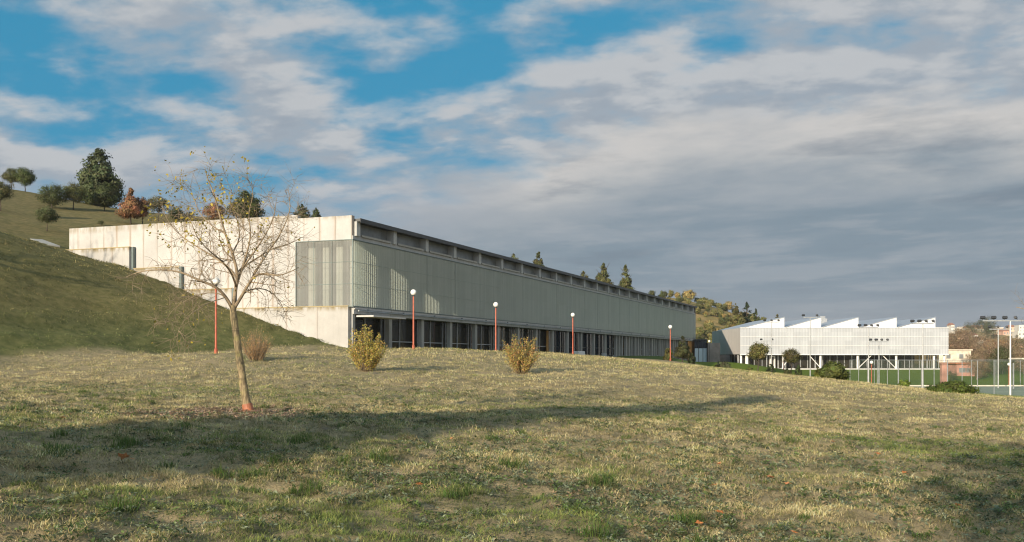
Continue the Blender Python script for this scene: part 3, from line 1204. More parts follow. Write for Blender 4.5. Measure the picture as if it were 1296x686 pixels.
    dr.box(xa, 2.2, zz, xb, 2.9, zz + 0.16)
    dr.build('door_frame', MT['white_paint'], base)
    iw = MB()
    iw.box(2.0, 12.0, zb, wd - 1.0, 12.2, z0)
    for k in range(9):
        x = 4.0 + k * 4.0
        iw.box(x, 6.0, zb + 0.01, x + 0.4, 6.4, z0 - 0.001)
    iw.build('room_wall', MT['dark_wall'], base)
    # roof plant
    rp = MB()
    xr = (1068 - 937) / F * D
    rp.box(xr - 2.0, 14, z1, xr + 1.6, 17, zt + 0.3)
    rp.box(xr + 0.4, 14.5, zt + 0.3, xr + 1.4, 16.5, zt + 0.75)
    rp.build('roof_plant', MT['galvanised'], base)


build_white_hall()


def build_link():
    base = thing('link_block', 'low dark entrance block with pale glazed doors between the two halls', 'building', (0, 0, 0))
    D = 176.0

    def X(px, d=D):
        return (px - CX) / F * d

    def Z(py, d=D):
        return EYE + (HY - py) / F * d
    b = MB()
    b.box(X(896), D, -1.5, X(911.5), D + 6, Z(434))
    b.box(X(911.5), D + 3.0, -1.5, X(930), D + 6, Z(449))
    b.build('wall', MT['dark_wall'], base)
    r = MB()
    r.box(X(879.5), D + 0.5, Z(430.6), X(896), D + 6, Z(429.2))
    r.build('roof', MT['roof_metal'], base)
    g = MB()
    g.box(X(880), D + 0.8, Z(440.5), X(896) - 0.02, D + 0.85, Z(430.6))
    g.build('window', MT['blue_glass'], base)
    for a, c in ((880.2, 885), (885.4, 890.4), (890.8, 895.6)):
        d_ = MB()
        d_.box(X(a), D + 0.8, -1.0, X(c), D + 0.86, Z(440.8))
        do = d_.build('door', MT['reflection_tint_glass'], base)
        f_ = MB()
        f_.box(X(a) - 0.04, D + 0.74, -1.0, X(a) + 0.03, D + 0.9, Z(430.8))
        f_.build('frame', MT['dark_metal'], do)
    k = MB()
    k.box(X(879.7), D + 4.0, -1.5, X(896), D + 4.2, Z(430.6))
    k.build('room_wall', MT['interior_dark'], base)


build_link()

# ------------------------------------------------------------------ street lamps with globes
LAMPS = [(273.3, 50, 356, 'red lamp post behind the leaning bare tree, at the foot of the bank'),
         (523.3, 63, 370, 'red lamp post beside the yellow leafed bush, nearest the glass corner of the long hall'),
         (627.5, 74, 385.5, 'red lamp post in front of the long hall, beside the second bush'),
         (725, 90, 398.5, 'red lamp post before the blue windows of the long hall'),
         (848.4, 107, 413.7, 'red lamp post beside the small evergreen tree at the far end of the long hall')]


def globe_lamp(loc, h, label, r=0.19, pr=0.055, mat='red_paint', group='red lamp posts with white globes along the long hall'):
    t = thing('globe_lamp', label, 'street lamp', loc, 0, group)
    p = MB()
    p.lathe([(0.09, -0.2), (0.09, 0.22), (pr, 0.26), (pr * 0.85, h - r - 0.04), (0.0, h - r - 0.04)], 12)
    p.build('pole', MT[mat], t, smooth=False)
    c = MB()
    c.lathe([(0.0, h - r - 0.06), (0.07, h - r - 0.06), (0.08, h - r + 0.03), (0.0, h - r + 0.04)], 12)
    c.build('collar', MT['dark_metal'], t)
    g = MB()
    g.lathe([(max(0.0001, r * math.sin(a)), h - r * math.cos(a)) for a in np.linspace(0, math.pi, 13)], 20)
    g.build('globe', MT['lamp_globe'], t, smooth=True)
    return t


for px, Y, py, lab in LAMPS:
    g = G(px, Y)
    globe_lamp(g, EYE + (HY - py) / F * Y - g.z, lab, r=0.19 if Y < 100 else 0.21)
for px, Y, py, lab in [(991.5, 150, 456.6, 'low globe lamp under the white hall, beside the short round tree'),
                       (1103, 118, 458.6, 'globe lamp on a rusty post, on the green turf below the white hall'),
                       (1277, 124, 461.0, 'globe lamp on a red post behind the tall floodlight mast')]:
    g = G(px, Y)
    globe_lamp(g, max(1.5, EYE + (HY - py) / F * Y - g.z), lab, r=0.2, group='globe lamps round the sports court')
g = G(897.6, 160)
globe_lamp(g, EYE + (HY - 432.0) / F * 160 - g.z, 'thin globe lamp before the glazed entrance of the dark link block', r=0.2, mat='dark_metal', group='globe lamps round the sports court')

# ------------------------------------------------------------------ floodlight masts
MASTS = [(976.6, 140, 407.6, 3, 'floodlight mast with a tight dark cluster, by the leftmost round tree of the white hall'),
         (970.5, 158, 431.5, 2, 'short double-armed mast just beside the round tree before the white hall'),
         (1025.4, 128, 401.5, 2, 'pale floodlight mast with two lamps topping the second roof tooth of the white hall'),
         (1099.3, 112, 414.5, 4, 'floodlight mast with four lamps at the height of the roof edge of the white hall'),
         (1112.5, 120, 432.5, 4, 'thin floodlight mast with four lamps half way up the white cladding'),
         (1168, 98, 409.5, 4, 'pale floodlight mast with a tight lamp row near the right end of the white hall'),
         (1263.4, 112, 416.5, 3, 'floodlight mast before the brown trees, just left of the tallest mast'),
         (1278.7, 82, 405.8, 6, 'tallest white floodlight mast with a wide lamp bar, by the court')]
for px, Y, py, n, lab in MASTS:
    g = G(px, Y)
    h = EYE + (HY - py) / F * Y - g.z
    t = thing('floodlight_mast', lab, 'floodlight mast', g, 0, 'floodlight masts round the sports court')
    p = MB()
    p.tube([(0, 0, -0.3), (0, 0, h)], [0.075, 0.05], 10)
    p.build('pole', MT['galvanised'] if Y > 90 else MT['white_paint'], t)
    half = {2: 0.9, 3: 1.0, 4: 1.05, 6: 2.3}[n]
    a = MB()
    a.box(-half, -0.05, h - 0.06, half, 0.05, h + 0.04)
    a.build('crossbar', MT['galvanised'], t)
    for k in range(n):
        xx = -half + 2 * half * k / (n - 1)
        f = MB()
        f.box(-0.19, -0.08, -0.11, 0.19, 0.12, 0.11)
        f.box(-0.03, -0.03, -0.24, 0.03, 0.03, -0.11)
        fo = f.build('floodlight', MT['floodlight_body'], t, bevel=0.03)
        fo.location = (xx, 0, h + 0.27)
        fo.rotation_euler = (R(-28), 0, R(-50 if xx < 0 else 50))

# ------------------------------------------------------------------ sports court and its fence


def build_court():
    b = MB()
    b.add([(41, 84.5, -1.86), (100, 84.5, -1.86), (100, 119, -1.86), (41, 119, -1.86)], [(0, 1, 2, 3)])
    tag(b.build('court_pavement', MT['court_surface']), kind='structure')
    ln = MB()
    z = -1.852
    for x in (45, 56, 67, 78):
        ln.add([(x, 88, z), (x + 0.12, 88, z), (x + 0.12, 115, z), (x, 115, z)], [(0, 1, 2, 3)])
    for y in (88, 115, 101.5):
        ln.add([(45.12, y, z + .003), (78, y, z + .003), (78, y + 0.12, z + .003), (45.12, y + 0.12, z + .003)], [(0, 1, 2, 3)])
    tag(ln.build('court_markings', MT['line_paint']), kind='structure')
    k = MB()
    k.box(40.6, 119.0, -2.2, 100, 119.35, -1.72)
    tag(k.build('court_kerb', MT['stone_pale']), kind='structure')
    f = thing('court_fence', 'tall green wire mesh fence on thin posts round the sports court', 'fence', (0, 0, 0))
    h = 3.2
    runs = [((41, 119.8), (100, 119.8)), ((41, 84), (41, 119.8)), ((41, 84), (100, 84))]
    for (xa, ya), (xb, yb) in runs:
        ln_ = math.hypot(xb - xa, yb - ya)
        n = max(2, int(round(ln_ / 3.0)))
        for i in range(n + 1):
            if i == 0 and (xa, ya) == (41, 84) and yb == 84:
                continue
            if i == n and xb == 41:
                continue
            x = xa + (xb - xa) * i / n
            y = ya + (yb - ya) * i / n
            zz = hz(x, y)
            p = MB()
            p.tube([(x, y, zz - 0.3), (x, y, zz + h)], 0.035, 6)
            p.build('post', MT['galvanised'], f)
        m_ = MB()
        z0 = -1.8
        m_.add([(xa, ya, z0), (xb, yb, z0), (xb, yb, z0 + h - 0.1), (xa, ya, z0 + h - 0.1)], [(0, 1, 2, 3)])
        m_.build('wire_mesh', MT['wire_mesh'], f)
        r_ = MB()
        r_.tube([(xa, ya, z0 + h - 0.08), (xb, yb, z0 + h - 0.08)], 0.016, 6)
        r_.build('top_rail', MT['galvanised'], f)
    # red square post by the corner of the turf
    g = G(1194, 125)
    p = MB()
    p.box(-0.32, -0.32, -0.3, 0.32, 0.32, 2.65)
    p.box(-0.40, -0.40, 2.65, 0.40, 0.40, 2.80)
    o = p.build('gate_pier', MT['brick_red'], bevel=0.02)
    o.location = g
    tag(o, 'square red brick pier at the corner of the court fence under the white hall', 'pier')
    # shelter at the right edge
    g = G(1300, 108)
    t = thing('court_shelter', 'small open shelter with a pale flat roof at the right edge beyond the court fence', 'shelter', g)
    a = MB()
    a.add([(-1.3, -1.5, 3.3), (2.5, -1.5, 2.9), (2.5, 1.5, 2.9), (-1.3, 1.5, 3.3), (-1.3, -1.5, 3.45), (2.5, -1.5, 3.05), (2.5, 1.5, 3.05), (-1.3, 1.5, 3.45)],
          [(3, 2, 1, 0), (4, 5, 6, 7), (0, 1, 5, 4), (1, 2, 6, 5), (2, 3, 7, 6), (3, 0, 4, 7)])
    a.build('roof', MT['stone_pale'], t)
    for x in (-0.9, 2.2):
        for y in (-1.2, 1.2):
            c = MB()
            c.box(x - 0.06, y - 0.06, -0.3, x + 0.06, y + 0.06, 2.9)
            c.build('post', MT['galvanised'], t)


build_court()

# ------------------------------------------------------------------ vegetation


def leaves_np(P, N, size, aspect, cols, bend=0.25, rs=None):
    """one bent diamond leaf per point; P (n,3), N (n,3) rough facing, size (n,), cols (n,3)"""
    rs = rs or rng
    n = len(P)
    r = rs.normal(size=(n, 3))
    a = r - N * (r * N).sum(1, keepdims=True)
    a /= np.linalg.norm(a, axis=1, keepdims=True) + 1e-9
    b = np.cross(N, a)
    s = size[:, None]
    v0 = P - a * s * 0.5
    v1 = P + b * s * 0.5 * aspect + N * s * bend * 0.3
    v2 = P + a * s * 0.5
    v3 = P - b * s * 0.5 * aspect + N * s * bend * 0.3
    V_ = np.stack([v0, v1, v2, v3], 1).reshape(-1, 3)
    q = np.arange(n * 4).reshape(n, 4)
    return V_, q, np.repeat(cols, 4, axis=0)


def crown_mesh(name, h, w, z0, shape, col, n_clump=60, per=45, leaf=0.16, clump_r=0.2, seed=1, var=0.35, aspect=0.75, inner=0.55):
    """crown of separate leaf clumps. shape: 'round', 'cone', 'umbrella', 'column', 'spread'"""
    rs = np.random.default_rng(seed)
    C_ = []
    while len(C_) < n_clump:
        p = rs.uniform(-1, 1, 3)
        u = (p[2] + 1) / 2
        rr = math.hypot(p[0], p[1])
        if shape == 'cone':
            lim = max(0.05, 1 - u) ** 0.8 * (0.45 + 0.55 * min(1, u / 0.10 + 0.35))
        elif shape == 'cypress':
            lim = (1 - u ** 2.0) ** 0.75 * (0.70 + 0.30 * min(1, u / 0.22))
        elif shape == 'umbrella':
            lim = math.sqrt(max(0, 1 - (max(0, u - 0.3) / 0.7) ** 2)) * (0.35 + 0.65 * min(1, u / 0.35))
        elif shape == 'spread':
            lim = math.sqrt(max(0, 1 - abs(2 * u - 0.8) ** 2 / 1.5))
        else:
            lim = math.sqrt(max(0.0, 1 - p[2] ** 2))
        ang = math.atan2(p[1], p[0])
        lim *= 0.82 + 0.18 * math.sin(ang * 3 + u * 9 + seed) + 0.08 * math.sin(ang * 7 + seed * 2)
        if rr > lim or rr < lim * inner * rs.uniform(0.3, 1.1):
            continue
        C_.append((p[0] * w / 2, p[1] * w / 2, z0 + u * h))
    C_ = np.array(C_)
    ctr = np.array([0, 0, z0 + h * 0.45])
    cr = clump_r * w * rs.uniform(0.7, 1.3, n_clump)
    if shape in ('cone', 'cypress'):
        uu = (C_[:, 2] - z0) / h
        cr = cr * (1.05 - (0.6 if shape == 'cone' else 0.3) * uu)
        k_ = max(3, n_clump // 25)
        C_[:k_] = np.c_[rs.normal(size=(k_, 2)) * 0.02 * w, z0 + h * np.linspace(0.86, 0.985, k_)]
        cr[:k_] = w * np.linspace(0.10, 0.04, k_)
    ccol = np.array(col)[None, :] * (1 + 1.3 * var * rs.uniform(-1, 1, (n_clump, 1))) * (1 + 0.12 * rs.uniform(-1, 1, (n_clump, 3)))
    d = rs.normal(size=(n_clump, per, 3))
    d /= np.linalg.norm(d, axis=2, keepdims=True)
    rad = rs.uniform(0, 1, (n_clump, per, 1)) ** 0.5
    P = C_[:, None, :] + d * rad * cr[:, None, None] * np.array([1, 1, 0.8])
    P = P.reshape(-1, 3)
    N = d.reshape(-1, 3) * 0.6 + rs.normal(size=(len(P), 3)) * 0.32
    out = P - ctr
    out /= np.linalg.norm(out, axis=1, keepdims=True) + 1e-9
    N = N + out * 0.75
    N /= np.linalg.norm(N, axis=1, keepdims=True) + 1e-9
    cc = np.repeat(ccol, per, axis=0) * (1 + 0.2 * rs.uniform(-1, 1, (len(P), 1)))
    sz = leaf * rs.uniform(0.6, 1.3, len(P))
    V_, q, c4 = leaves_np(P, N, sz, aspect, np.clip(cc, 0.004, 1), rs=rs)
    return np_mesh(name, V_, [q], c4)


def trunk_mesh(name, h, r, lean=0.0, limbs=4, seed=1, reach=0.4, n=7):
    rs = random.Random(seed)
    b = MB()
    pts = [(lean * h * (k / 5) ** 1.2 + rs.uniform(-.02, .02) * h, rs.uniform(-.02, .02) * h, h * k / 5 - (0.25 if k == 0 else 0)) for k in range(6)]
    b.tube(pts, [r * (1.25 if k == 0 else 1 - 0.13 * k) for k in range(6)], n)
    for i in range(limbs):
        a = 2 * math.pi * (i + rs.random() * 0.6) / max(1, limbs)
        s = Vector(pts[3 + i % 2])
        e = s + Vector((math.cos(a) * reach, math.sin(a) * reach, reach * rs.uniform(0.7, 1.3)))
        mdl = (s + e) / 2 + Vector((0, 0, -0.06 * reach))
        b.tube([s, mdl, e], [r * 0.5, r * 0.35, r * 0.15], 5)
    return b.mesh(name, True)


def tree(name, label, cat, loc, h, w, kind, col, group=None, clear=0.2, seed=1, tr=None, dens=1.0, leaf=None, bark='dark_bark', var=0.35):
    t = thing(name, label, cat, loc, 0, group)
    ch = h * (1 - clear)
    r = tr or max(0.05, h * 0.022)
    link('trunk', trunk_mesh('trunk', h * (clear + 0.35 * (1 - clear)) if kind != 'cone' else h * 0.9, r, 0.02, 4, seed, w * 0.3), MT[bark], t)
    nc = int(105 * dens)
    per = 60
    lf = (leaf or 0.055 * math.sqrt(h * w)) * 0.8
    link('crown', crown_mesh('crown', ch, w, h * clear, kind, col, nc, per, lf, 0.14 if kind in ('cone', 'cypress') else 0.17, seed, var), MT['foliage'], t)
    return t


DG = (0.085, 0.098, 0.036)
MG = (0.125, 0.128, 0.048)
OLIVE = (0.145, 0.135, 0.045)
RUST = (0.27, 0.145, 0.072)
YEL = (0.24, 0.175, 0.04)


def hill_tree(name, label, cat, px0, px1, top, bot, Y, kind, col, base=None, **kw):
    """placed by its outline in the picture at a given distance"""
    px = (px0 + px1) / 2
    g = G(px, Y)
    if base is not None:
        # stand at a given pixel row: keep the ground height, which was fitted to it
        pass
    h = EYE + (HY - top) / F * Y - g.z
    zb = EYE + (HY - bot) / F * Y - g.z
    w = (px1 - px0) / F * Y * 1.16
    cl = max(0.02, min(0.6, zb / h))
    return tree(name, label, cat, g, h, w, kind, col, clear=cl, **kw)


HT = 'trees on the hilltop left of the long hall'
hill_tree('round_tree', 'dark round tree cut by the left edge, on the hill slope', 'tree', -14, 15, 230, 252, 95, 'round', MG, group=HT, seed=11)
hill_tree('umbrella_pine', 'umbrella pine with a loose crown, leftmost of the pair on the skyline', 'tree', 5, 24, 213, 232, 125, 'umbrella', MG, group=HT, seed=12)
hill_tree('umbrella_pine', 'umbrella pine with a wide dense crown, right one of the pair on the skyline', 'tree', 20, 43.5, 212, 234, 124, 'umbrella', (0.09, 0.115, 0.035), group=HT, seed=13)
hill_tree('round_tree', 'wide dark round tree between the umbrella pines and the tall cypress', 'tree', 50, 81, 234.5, 260, 110, 'round', DG, group=HT, seed=14)
hill_tree('round_tree', 'round tree with a thin trunk standing just left of the tall cypress', 'tree', 80.5, 105, 232, 254, 112, 'spread', MG, group=HT, seed=15)
hill_tree('small_tree', 'small dark tree alone low on the slope above the end of the concrete wall', 'tree', 48, 71, 263, 281, 85, 'round', DG, group=HT, seed=16)
hill_tree('cypress_tree', 'tall broad dark green cypress, largest tree on the hill', 'tree', 100, 150, 188.6, 261, 125, 'cypress', (0.075, 0.092, 0.036), group=HT, seed=17, dens=3.2, leaf=0.36)
hill_tree('small_tree', 'lighter green round tree in front of the tall cypress', 'tree', 118, 147, 236, 260, 115, 'round', (0.075, 0.085, 0.03), group=HT, seed=18)
hill_tree('autumn_tree', 'rusty orange pointed tree right of the tall cypress', 'tree', 149, 181, 238, 274, 100, 'cone', RUST, group=HT, seed=19, dens=1.6)
hill_tree('autumn_tree', 'low rusty tree touching the right side of the pointed orange tree', 'tree', 170, 190, 250, 274, 101, 'round', (0.22, 0.12, 0.06), group=HT, seed=20)
hill_tree('bush', 'tiny bush on the slope just above the left end of the wall', 'bush', 123, 132, 279, 286, 96, 'round', DG, group=HT, seed=21, dens=0.5)
hill_tree('young_tree', 'thin grey green young tree between the rusty trees and the bare branches', 'tree', 188, 213, 250, 268, 112, 'round', (0.12, 0.11, 0.05), group=HT, seed=22, dens=0.6)
WT = 'trees showing over the top of the concrete wall'
hill_tree('round_tree', 'dark low round tree over the wall, right of the thin young tree', 'tree', 214, 233, 263, 280, 116, 'round', DG, group=WT, seed=23)
hill_tree('round_tree', 'small yellowish bush over the wall among the bare twigs', 'bush', 233, 246, 267, 280, 116, 'round', OLIVE, group=WT, seed=24, dens=0.6)
hill_tree('autumn_tree', 'rusty tree showing over the wall behind the bare tree', 'tree', 259, 284, 258, 278, 118, 'round', RUST, group=WT, seed=25)
hill_tree('dome_tree', 'big olive dome shaped tree over the wall behind the bare tree', 'tree', 290, 332, 242, 276, 122, 'cypress', (0.075, 0.085, 0.026), group=WT, seed=26, dens=1.8)
hill_tree('conifer', 'small dark conifer over the wall, left of two near the glass corner', 'tree', 372, 392, 258, 280, 125, 'cypress', DG, group=WT, seed=27)
hill_tree('conifer', 'smaller dark conifer over the wall, right of two near the glass corner', 'tree', 394, 406, 263, 280, 125, 'cypress', DG, group=WT, seed=28)
RT = 'conifers showing over the roof of the long hall'
hill_tree('conifer', 'small rounded conifer over the roof, leftmost of those beyond it', 'tree', 640, 660, 321, 350, 190, 'cypress', OLIVE, group=RT, seed=29)
hill_tree('conifer', 'pointed green conifer over the roof, second from the left', 'tree', 668, 694, 319, 362, 190, 'cone', MG, group=RT, seed=30)
hill_tree('conifer', 'low rounded conifer over the roof, just left of the two big ones', 'tree', 728, 749, 343, 374, 205, 'cypress', OLIVE, group=RT, seed=31)
hill_tree('conifer', 'broad olive conifer over the roof, left one of the two big ones', 'tree', 750, 777, 333, 382, 210, 'cone', (0.125, 0.125, 0.045), group=RT, seed=32, dens=1.6)
hill_tree('conifer', 'pointed olive conifer over the roof, right one of the two big ones', 'tree', 779, 804, 335, 386, 205, 'cone', (0.12, 0.125, 0.042), group=RT, seed=33, dens=1.6)

# trees by the halls
hill_tree('small_tree', 'small evergreen tree beside a red lamp post, far end of the long hall', 'tree', 853, 875, 425, 452, 103, 'cone', (0.07, 0.075, 0.03), seed=40, dens=1.4)
hill_tree('small_tree', 'round olive tree on a thin trunk before the left end of the white hall', 'tree', 948, 971, 434, 454, 140, 'round', OLIVE, seed=41, group='small trees before the white hall')
hill_tree('small_tree', 'smaller wide olive tree right of the white door frame of the white hall', 'tree', 991, 1011, 442.6, 458, 135, 'spread', (0.10, 0.09, 0.03), seed=42, group='small trees before the white hall')


def bush(label, px0, px1, top, Y, col, seed, group='clipped bushes on the lawn below the halls', dens=1.0, kind='spread', sink=0.0):
    px = (px0 + px1) / 2
    g = G(px, Y)
    w = (px1 - px0) / F * Y
    h = max(0.5, EYE + (HY - top) / F * Y - g.z)
    t = thing('bush', label, 'bush', g, 0, group)
    b = MB()
    rs = random.Random(seed)
    for i in range(9):
        a = rs.random() * 6.28
        b.tube([(0, 0, -0.1), (math.cos(a) * w * 0.12, math.sin(a) * w * 0.12, h * 0.3), (math.cos(a) * w * 0.3, math.sin(a) * w * 0.3, h * 0.7)], [0.03, 0.02, 0.01], 5)
    b.build('stem', MT['dark_bark'], t)
    link('crown', crown_mesh('crown', h * 0.92, w, 0.02 * h, kind, col, int(85 * dens), 55, 0.075 * math.sqrt(w * h) + 0.03, 0.13, seed, 0.3), MT['foliage'], t)
    return t


bush('large dark green clipped bush on the crest of the lawn, at the right', 1178, 1232, 484.5, 57, (0.075, 0.10, 0.016), 50, dens=2.2)
bush('dark green bush on the crest of the lawn before the white hall', 1036, 1073, 458, 75, (0.085, 0.10, 0.022), 51, dens=1.6)
bush('light green bush touching the left side of the dark bush before the white hall', 1031, 1046, 465, 76, (0.12, 0.14, 0.025), 52)
bush('small bright green bush on the turf between the light masts', 1137, 1152, 479.5, 84, (0.13, 0.19, 0.03), 53)
bush('dark bush behind the small round tree before the white hall', 1005, 1015, 461, 100, (0.05, 0.065, 0.02), 54)
bush('dark upright bush beside the white door frame of the white hall', 970, 981, 459, 112, (0.045, 0.06, 0.02), 55)
bush('low yellow green bush under the left corner column of the white hall', 944, 954, 463, 112, (0.12, 0.13, 0.03), 56)
bush('low olive bush between the two thin trees before the white hall', 991, 1003, 466, 98, (0.07, 0.08, 0.025), 57)
bush('grey green low bush before the dark link block', 904, 928, 457, 112, (0.085, 0.09, 0.04), 58)
bush('yellowish bush just left of the small evergreen tree beside the last lamp post', 839, 853, 440, 112, (0.10, 0.10, 0.03), 59)
bush('dark low bush right of the small evergreen tree beside the last lamp post', 870, 880, 446, 112, (0.04, 0.055, 0.018), 60)

# --- far hillside: small scrubby trees, copies of a few kinds


def far_proto(name, label, kind, col, h, w, clear, seed, group):
    t = thing(name, label, 'tree', (0, 0, 0), 0, group)
    link('trunk', trunk_mesh('trunk', h * 0.7, h * 0.03, 0.02, 3, seed, w * 0.3), MT['dark_bark'], t)
    link('crown', crown_mesh('crown', h * (1 - clear), w, h * clear, kind, col, 46, 34, 0.11 * math.sqrt(h * w), 0.2, seed, 0.3), MT['foliage'], t)
    return t


def far_trees():
    rs = random.Random(21)
    gA = 'dark green trees scattered on the far dry hillside'
    gB = 'yellow and orange trees scattered on the far dry hillside'
    gC = 'olive green trees scattered on the far dry hillside'
    protos = [far_proto('hillside_tree', 'small dark green rounded tree on the dry hillside beyond the long hall', 'round', (0.085, 0.095, 0.035), 4.0, 4.0, 0.15, 61, gA),
              far_proto('hillside_autumn_tree', 'small orange brown autumn tree on the dry hillside beyond the long hall', 'round', (0.32, 0.25, 0.095), 4.4, 4.6, 0.12, 62, gB),
              far_proto('hillside_olive_tree', 'small pale olive tree on the dry hillside beyond the long hall', 'round', (0.20, 0.195, 0.07), 4.2, 4.6, 0.12, 63, gC)]
    used = [0, 0, 0]
    spots = []
    # along the skyline, read from the photograph
    for px, Y, s, k in [(807, 300, .7, 0), (825, 300, .85, 0), (836, 305, .6, 0), (840, 300, .95, 0), (849, 318, .8, 2), (857, 318, .7, 1), (866, 318, .8, 0), (873, 316, 1.2, 1),
                        (882, 318, .7, 0), (890, 316, 1.05, 2), (900, 316, .8, 2), (911, 316, .6, 0), (905, 314, .7, 0), (921, 316, 1.3, 1), (917, 314, .7, 2),
                        (930, 316, .9, 0), (944, 322, .9, 1)]:
        spots.append((px, Y, s, k))
    for i in range(190):
        Y = rs.uniform(215, 312)
        lo = 880 if Y < 290 else 835
        spots.append((rs.uniform(lo, 985), Y, rs.uniform(0.28, 0.8), rs.choice([0, 0, 1, 2, 2, 2])))
    for px, Y, s, k in spots:
        g = G(px, Y)
        g.z -= 0.15
        s *= 0.62
        sc = (s * rs.uniform(.85, 1.2), s * rs.uniform(.85, 1.2), s * rs.uniform(.8, 1.25))
        if used[k] == 0:
            protos[k].location = g
            protos[k].scale = sc
        else:
            dup(protos[k], g, rs.uniform(0, 6.28), sc)
        used[k] += 1


far_trees()
for i, (a, b_, top, Y, c, lab) in enumerate([(925, 941, 389, 235, OLIVE, 'tall olive fir behind the left end of the white hall, left of the dark fir'),
                                             (937, 953, 384, 240, (0.05, 0.066, 0.03), 'tall dark pointed fir behind the left end of the white hall'),
                                             (950, 963, 392, 238, (0.06, 0.075, 0.025), 'pointed green fir right of the dark fir, over the roof of the white hall'),
                                             (928, 934, 384, 300, OLIVE, 'slim pale fir on the hillside behind the olive fir'),
                                             (979, 988, 398, 300, OLIVE, 'small tree top just over the first roof tooth of the white hall')]):
    g = G((a + b_) / 2, Y)
    h = EYE + (HY - top) / F * Y - g.z
    tree('fir_tree', lab, 'tree', g, h * 1.04, (b_ - a) / F * Y * 1.5, 'cypress' if i == 0 else 'cone', c, 'fir trees behind the white hall', 0.05, 70 + i, dens=1.3)


# ------------------------------------------------------------------ the town and the woods on the right
def town_mat(name, col):
    m_, t, b = new_mat(name)
    tc = t.new('ShaderNodeTexCoord')
    x, y, z = t.sep(tc.outputs['Object'])
    n = t.noise(tc.outputs['Object'], 0.2, 4, 0.6)
    c = t.mix(t.sstep(n, 0.3, 0.7), tuple(v * 0.88 for v in col), col)
    t.put(b.inputs['Base Color'], c)
    b.inputs['Roughness'].default_value = 0.9
    return m_


def build_town():
    rs = random.Random(4)
    mats = [town_mat('town_cream', (0.62, 0.50, 0.36)), town_mat('town_pink', (0.58, 0.36, 0.26)), town_mat('town_white', (0.74, 0.70, 0.62)), town_mat('town_brick', (0.42, 0.22, 0.15))]
    roofm = plain('town_roof', (0.34, 0.16, 0.10), 0.9)
    blocks = [(1204, 1208, 411.5, 880, 2), (1212, 1217, 415, 920, 2), (1218, 1223, 414, 930, 0), (1224, 1229, 415, 900, 2), (1232, 1240, 414, 980, 1), (1241, 1246, 417, 960, 0), (1233, 1238, 424, 800, 2), (1240, 1245, 431, 640, 2), (1221, 1226, 428, 700, 2),
              (1259, 1264, 418, 840, 0), (1264, 1270, 415, 850, 0), (1270, 1277, 419, 830, 1), (1279, 1285, 414, 900, 0), (1290, 1298, 412, 860, 2), (1289, 1297, 420, 760, 2), (1246, 1252, 414, 1000, 1), (1253, 1258, 416, 1020, 2), (1284, 1289, 423, 800, 0)]
    for i, (a, b_, top, Y, k) in enumerate(blocks):
        xc = ((a + b_) / 2 - CX) / F * Y
        w = (b_ - a) / F * Y
        g = hz(xc, Y)
        zt = EYE + (HY - top) / F * Y
        g0 = min(g - 2, zt - 8)
        t = thing('town_building', ('cream', 'pinkish', 'white', 'brick')[k] + ' block of the hazy town above the brown woods', 'building', (xc, Y, g0), R(rs.uniform(-12, 12)), 'buildings of the far town')
        h = zt - g0
        bd = MB()
        bd.box(-w / 2, 0, 0, w / 2, 12, h)
        bd.build('wall', mats[k], t)
        rf = MB()
        if k in (1, 3) or i % 3 == 0:
            rf.add([(-w / 2 - .4, -.4, h + .01), (w / 2 + .4, -.4, h + .01), (w / 2 + .4, 12.4, h + .01), (-w / 2 - .4, 12.4, h + .01), (-w / 2, 6, h + 2.2), (w / 2, 6, h + 2.2)],
                   [(0, 1, 5, 4), (2, 3, 4, 5), (1, 2, 5), (3, 0, 4), (3, 2, 1, 0)])
            rf.build('roof', roofm, t)
        else:
            rf.box(-w / 2 - .2, -.2, h + .01, w / 2 + .2, 12.2, h + .5)
            rf.build('roof', mats[2], t)
        n = max(2, int(w / 2.2))
        wn = MB()
        for fl in range(max(1, int(h / 3.2))):
            for c in range(n):
                xx = -w / 2 + w * (c + 0.5) / n
                zz = h - 1.8 - fl * 3.1
                wn.box(xx - 0.5, -0.06, zz - 0.7, xx + 0.5, -0.004, zz + 0.7)
        wn.build('windows', MT['clerestory'], t)


build_town()


def outbuildings():
    def box_b(name, lab, px0, px1, top, Y, dep, mat, roof):
        xa, xb = (px0 - CX) / F * Y, (px1 - CX) / F * Y
        xc = (xa + xb) / 2
        g = hz(xc, Y)
        h = EYE + (HY - top) / F * Y - g
        t = thing(name, lab, 'building', (xc, Y, g - 0.5))
        w = xb - xa
        h += 0.5
        b = MB()
        b.box(-w / 2, 0, 0, w / 2, dep, h)
        b.build('wall', MT[mat], t)
        r_ = MB()
        r_.box(-w / 2 - 0.3, -0.3, h + 0.002, w / 2 + 0.3, dep + 0.3, h + 0.25)
        r_.build('roof', MT[roof], t)
        for k in range(2):
            wn = MB()
            xx = -w / 2 + w * (0.3 + 0.4 * k)
            wn.box(xx - 0.5, -0.03, h * 0.45, xx + 0.5, -0.003, h * 0.75)
            wn.build('window', MT['clerestory'], t)
    box_b('stone_house', 'pale stone house with a flat roof behind the right end of the white hall', 1188, 1229, 443.5, 235, 9, 'stone_pale', 'stone_pale')
    box_b('low_shed', 'low red rendered shed beside the court, below the pale stone house', 1211, 1234, 461, 150, 5, 'brick_red', 'terracotta')


outbuildings()

# ------------------------------------------------------------------ bare trees with branches


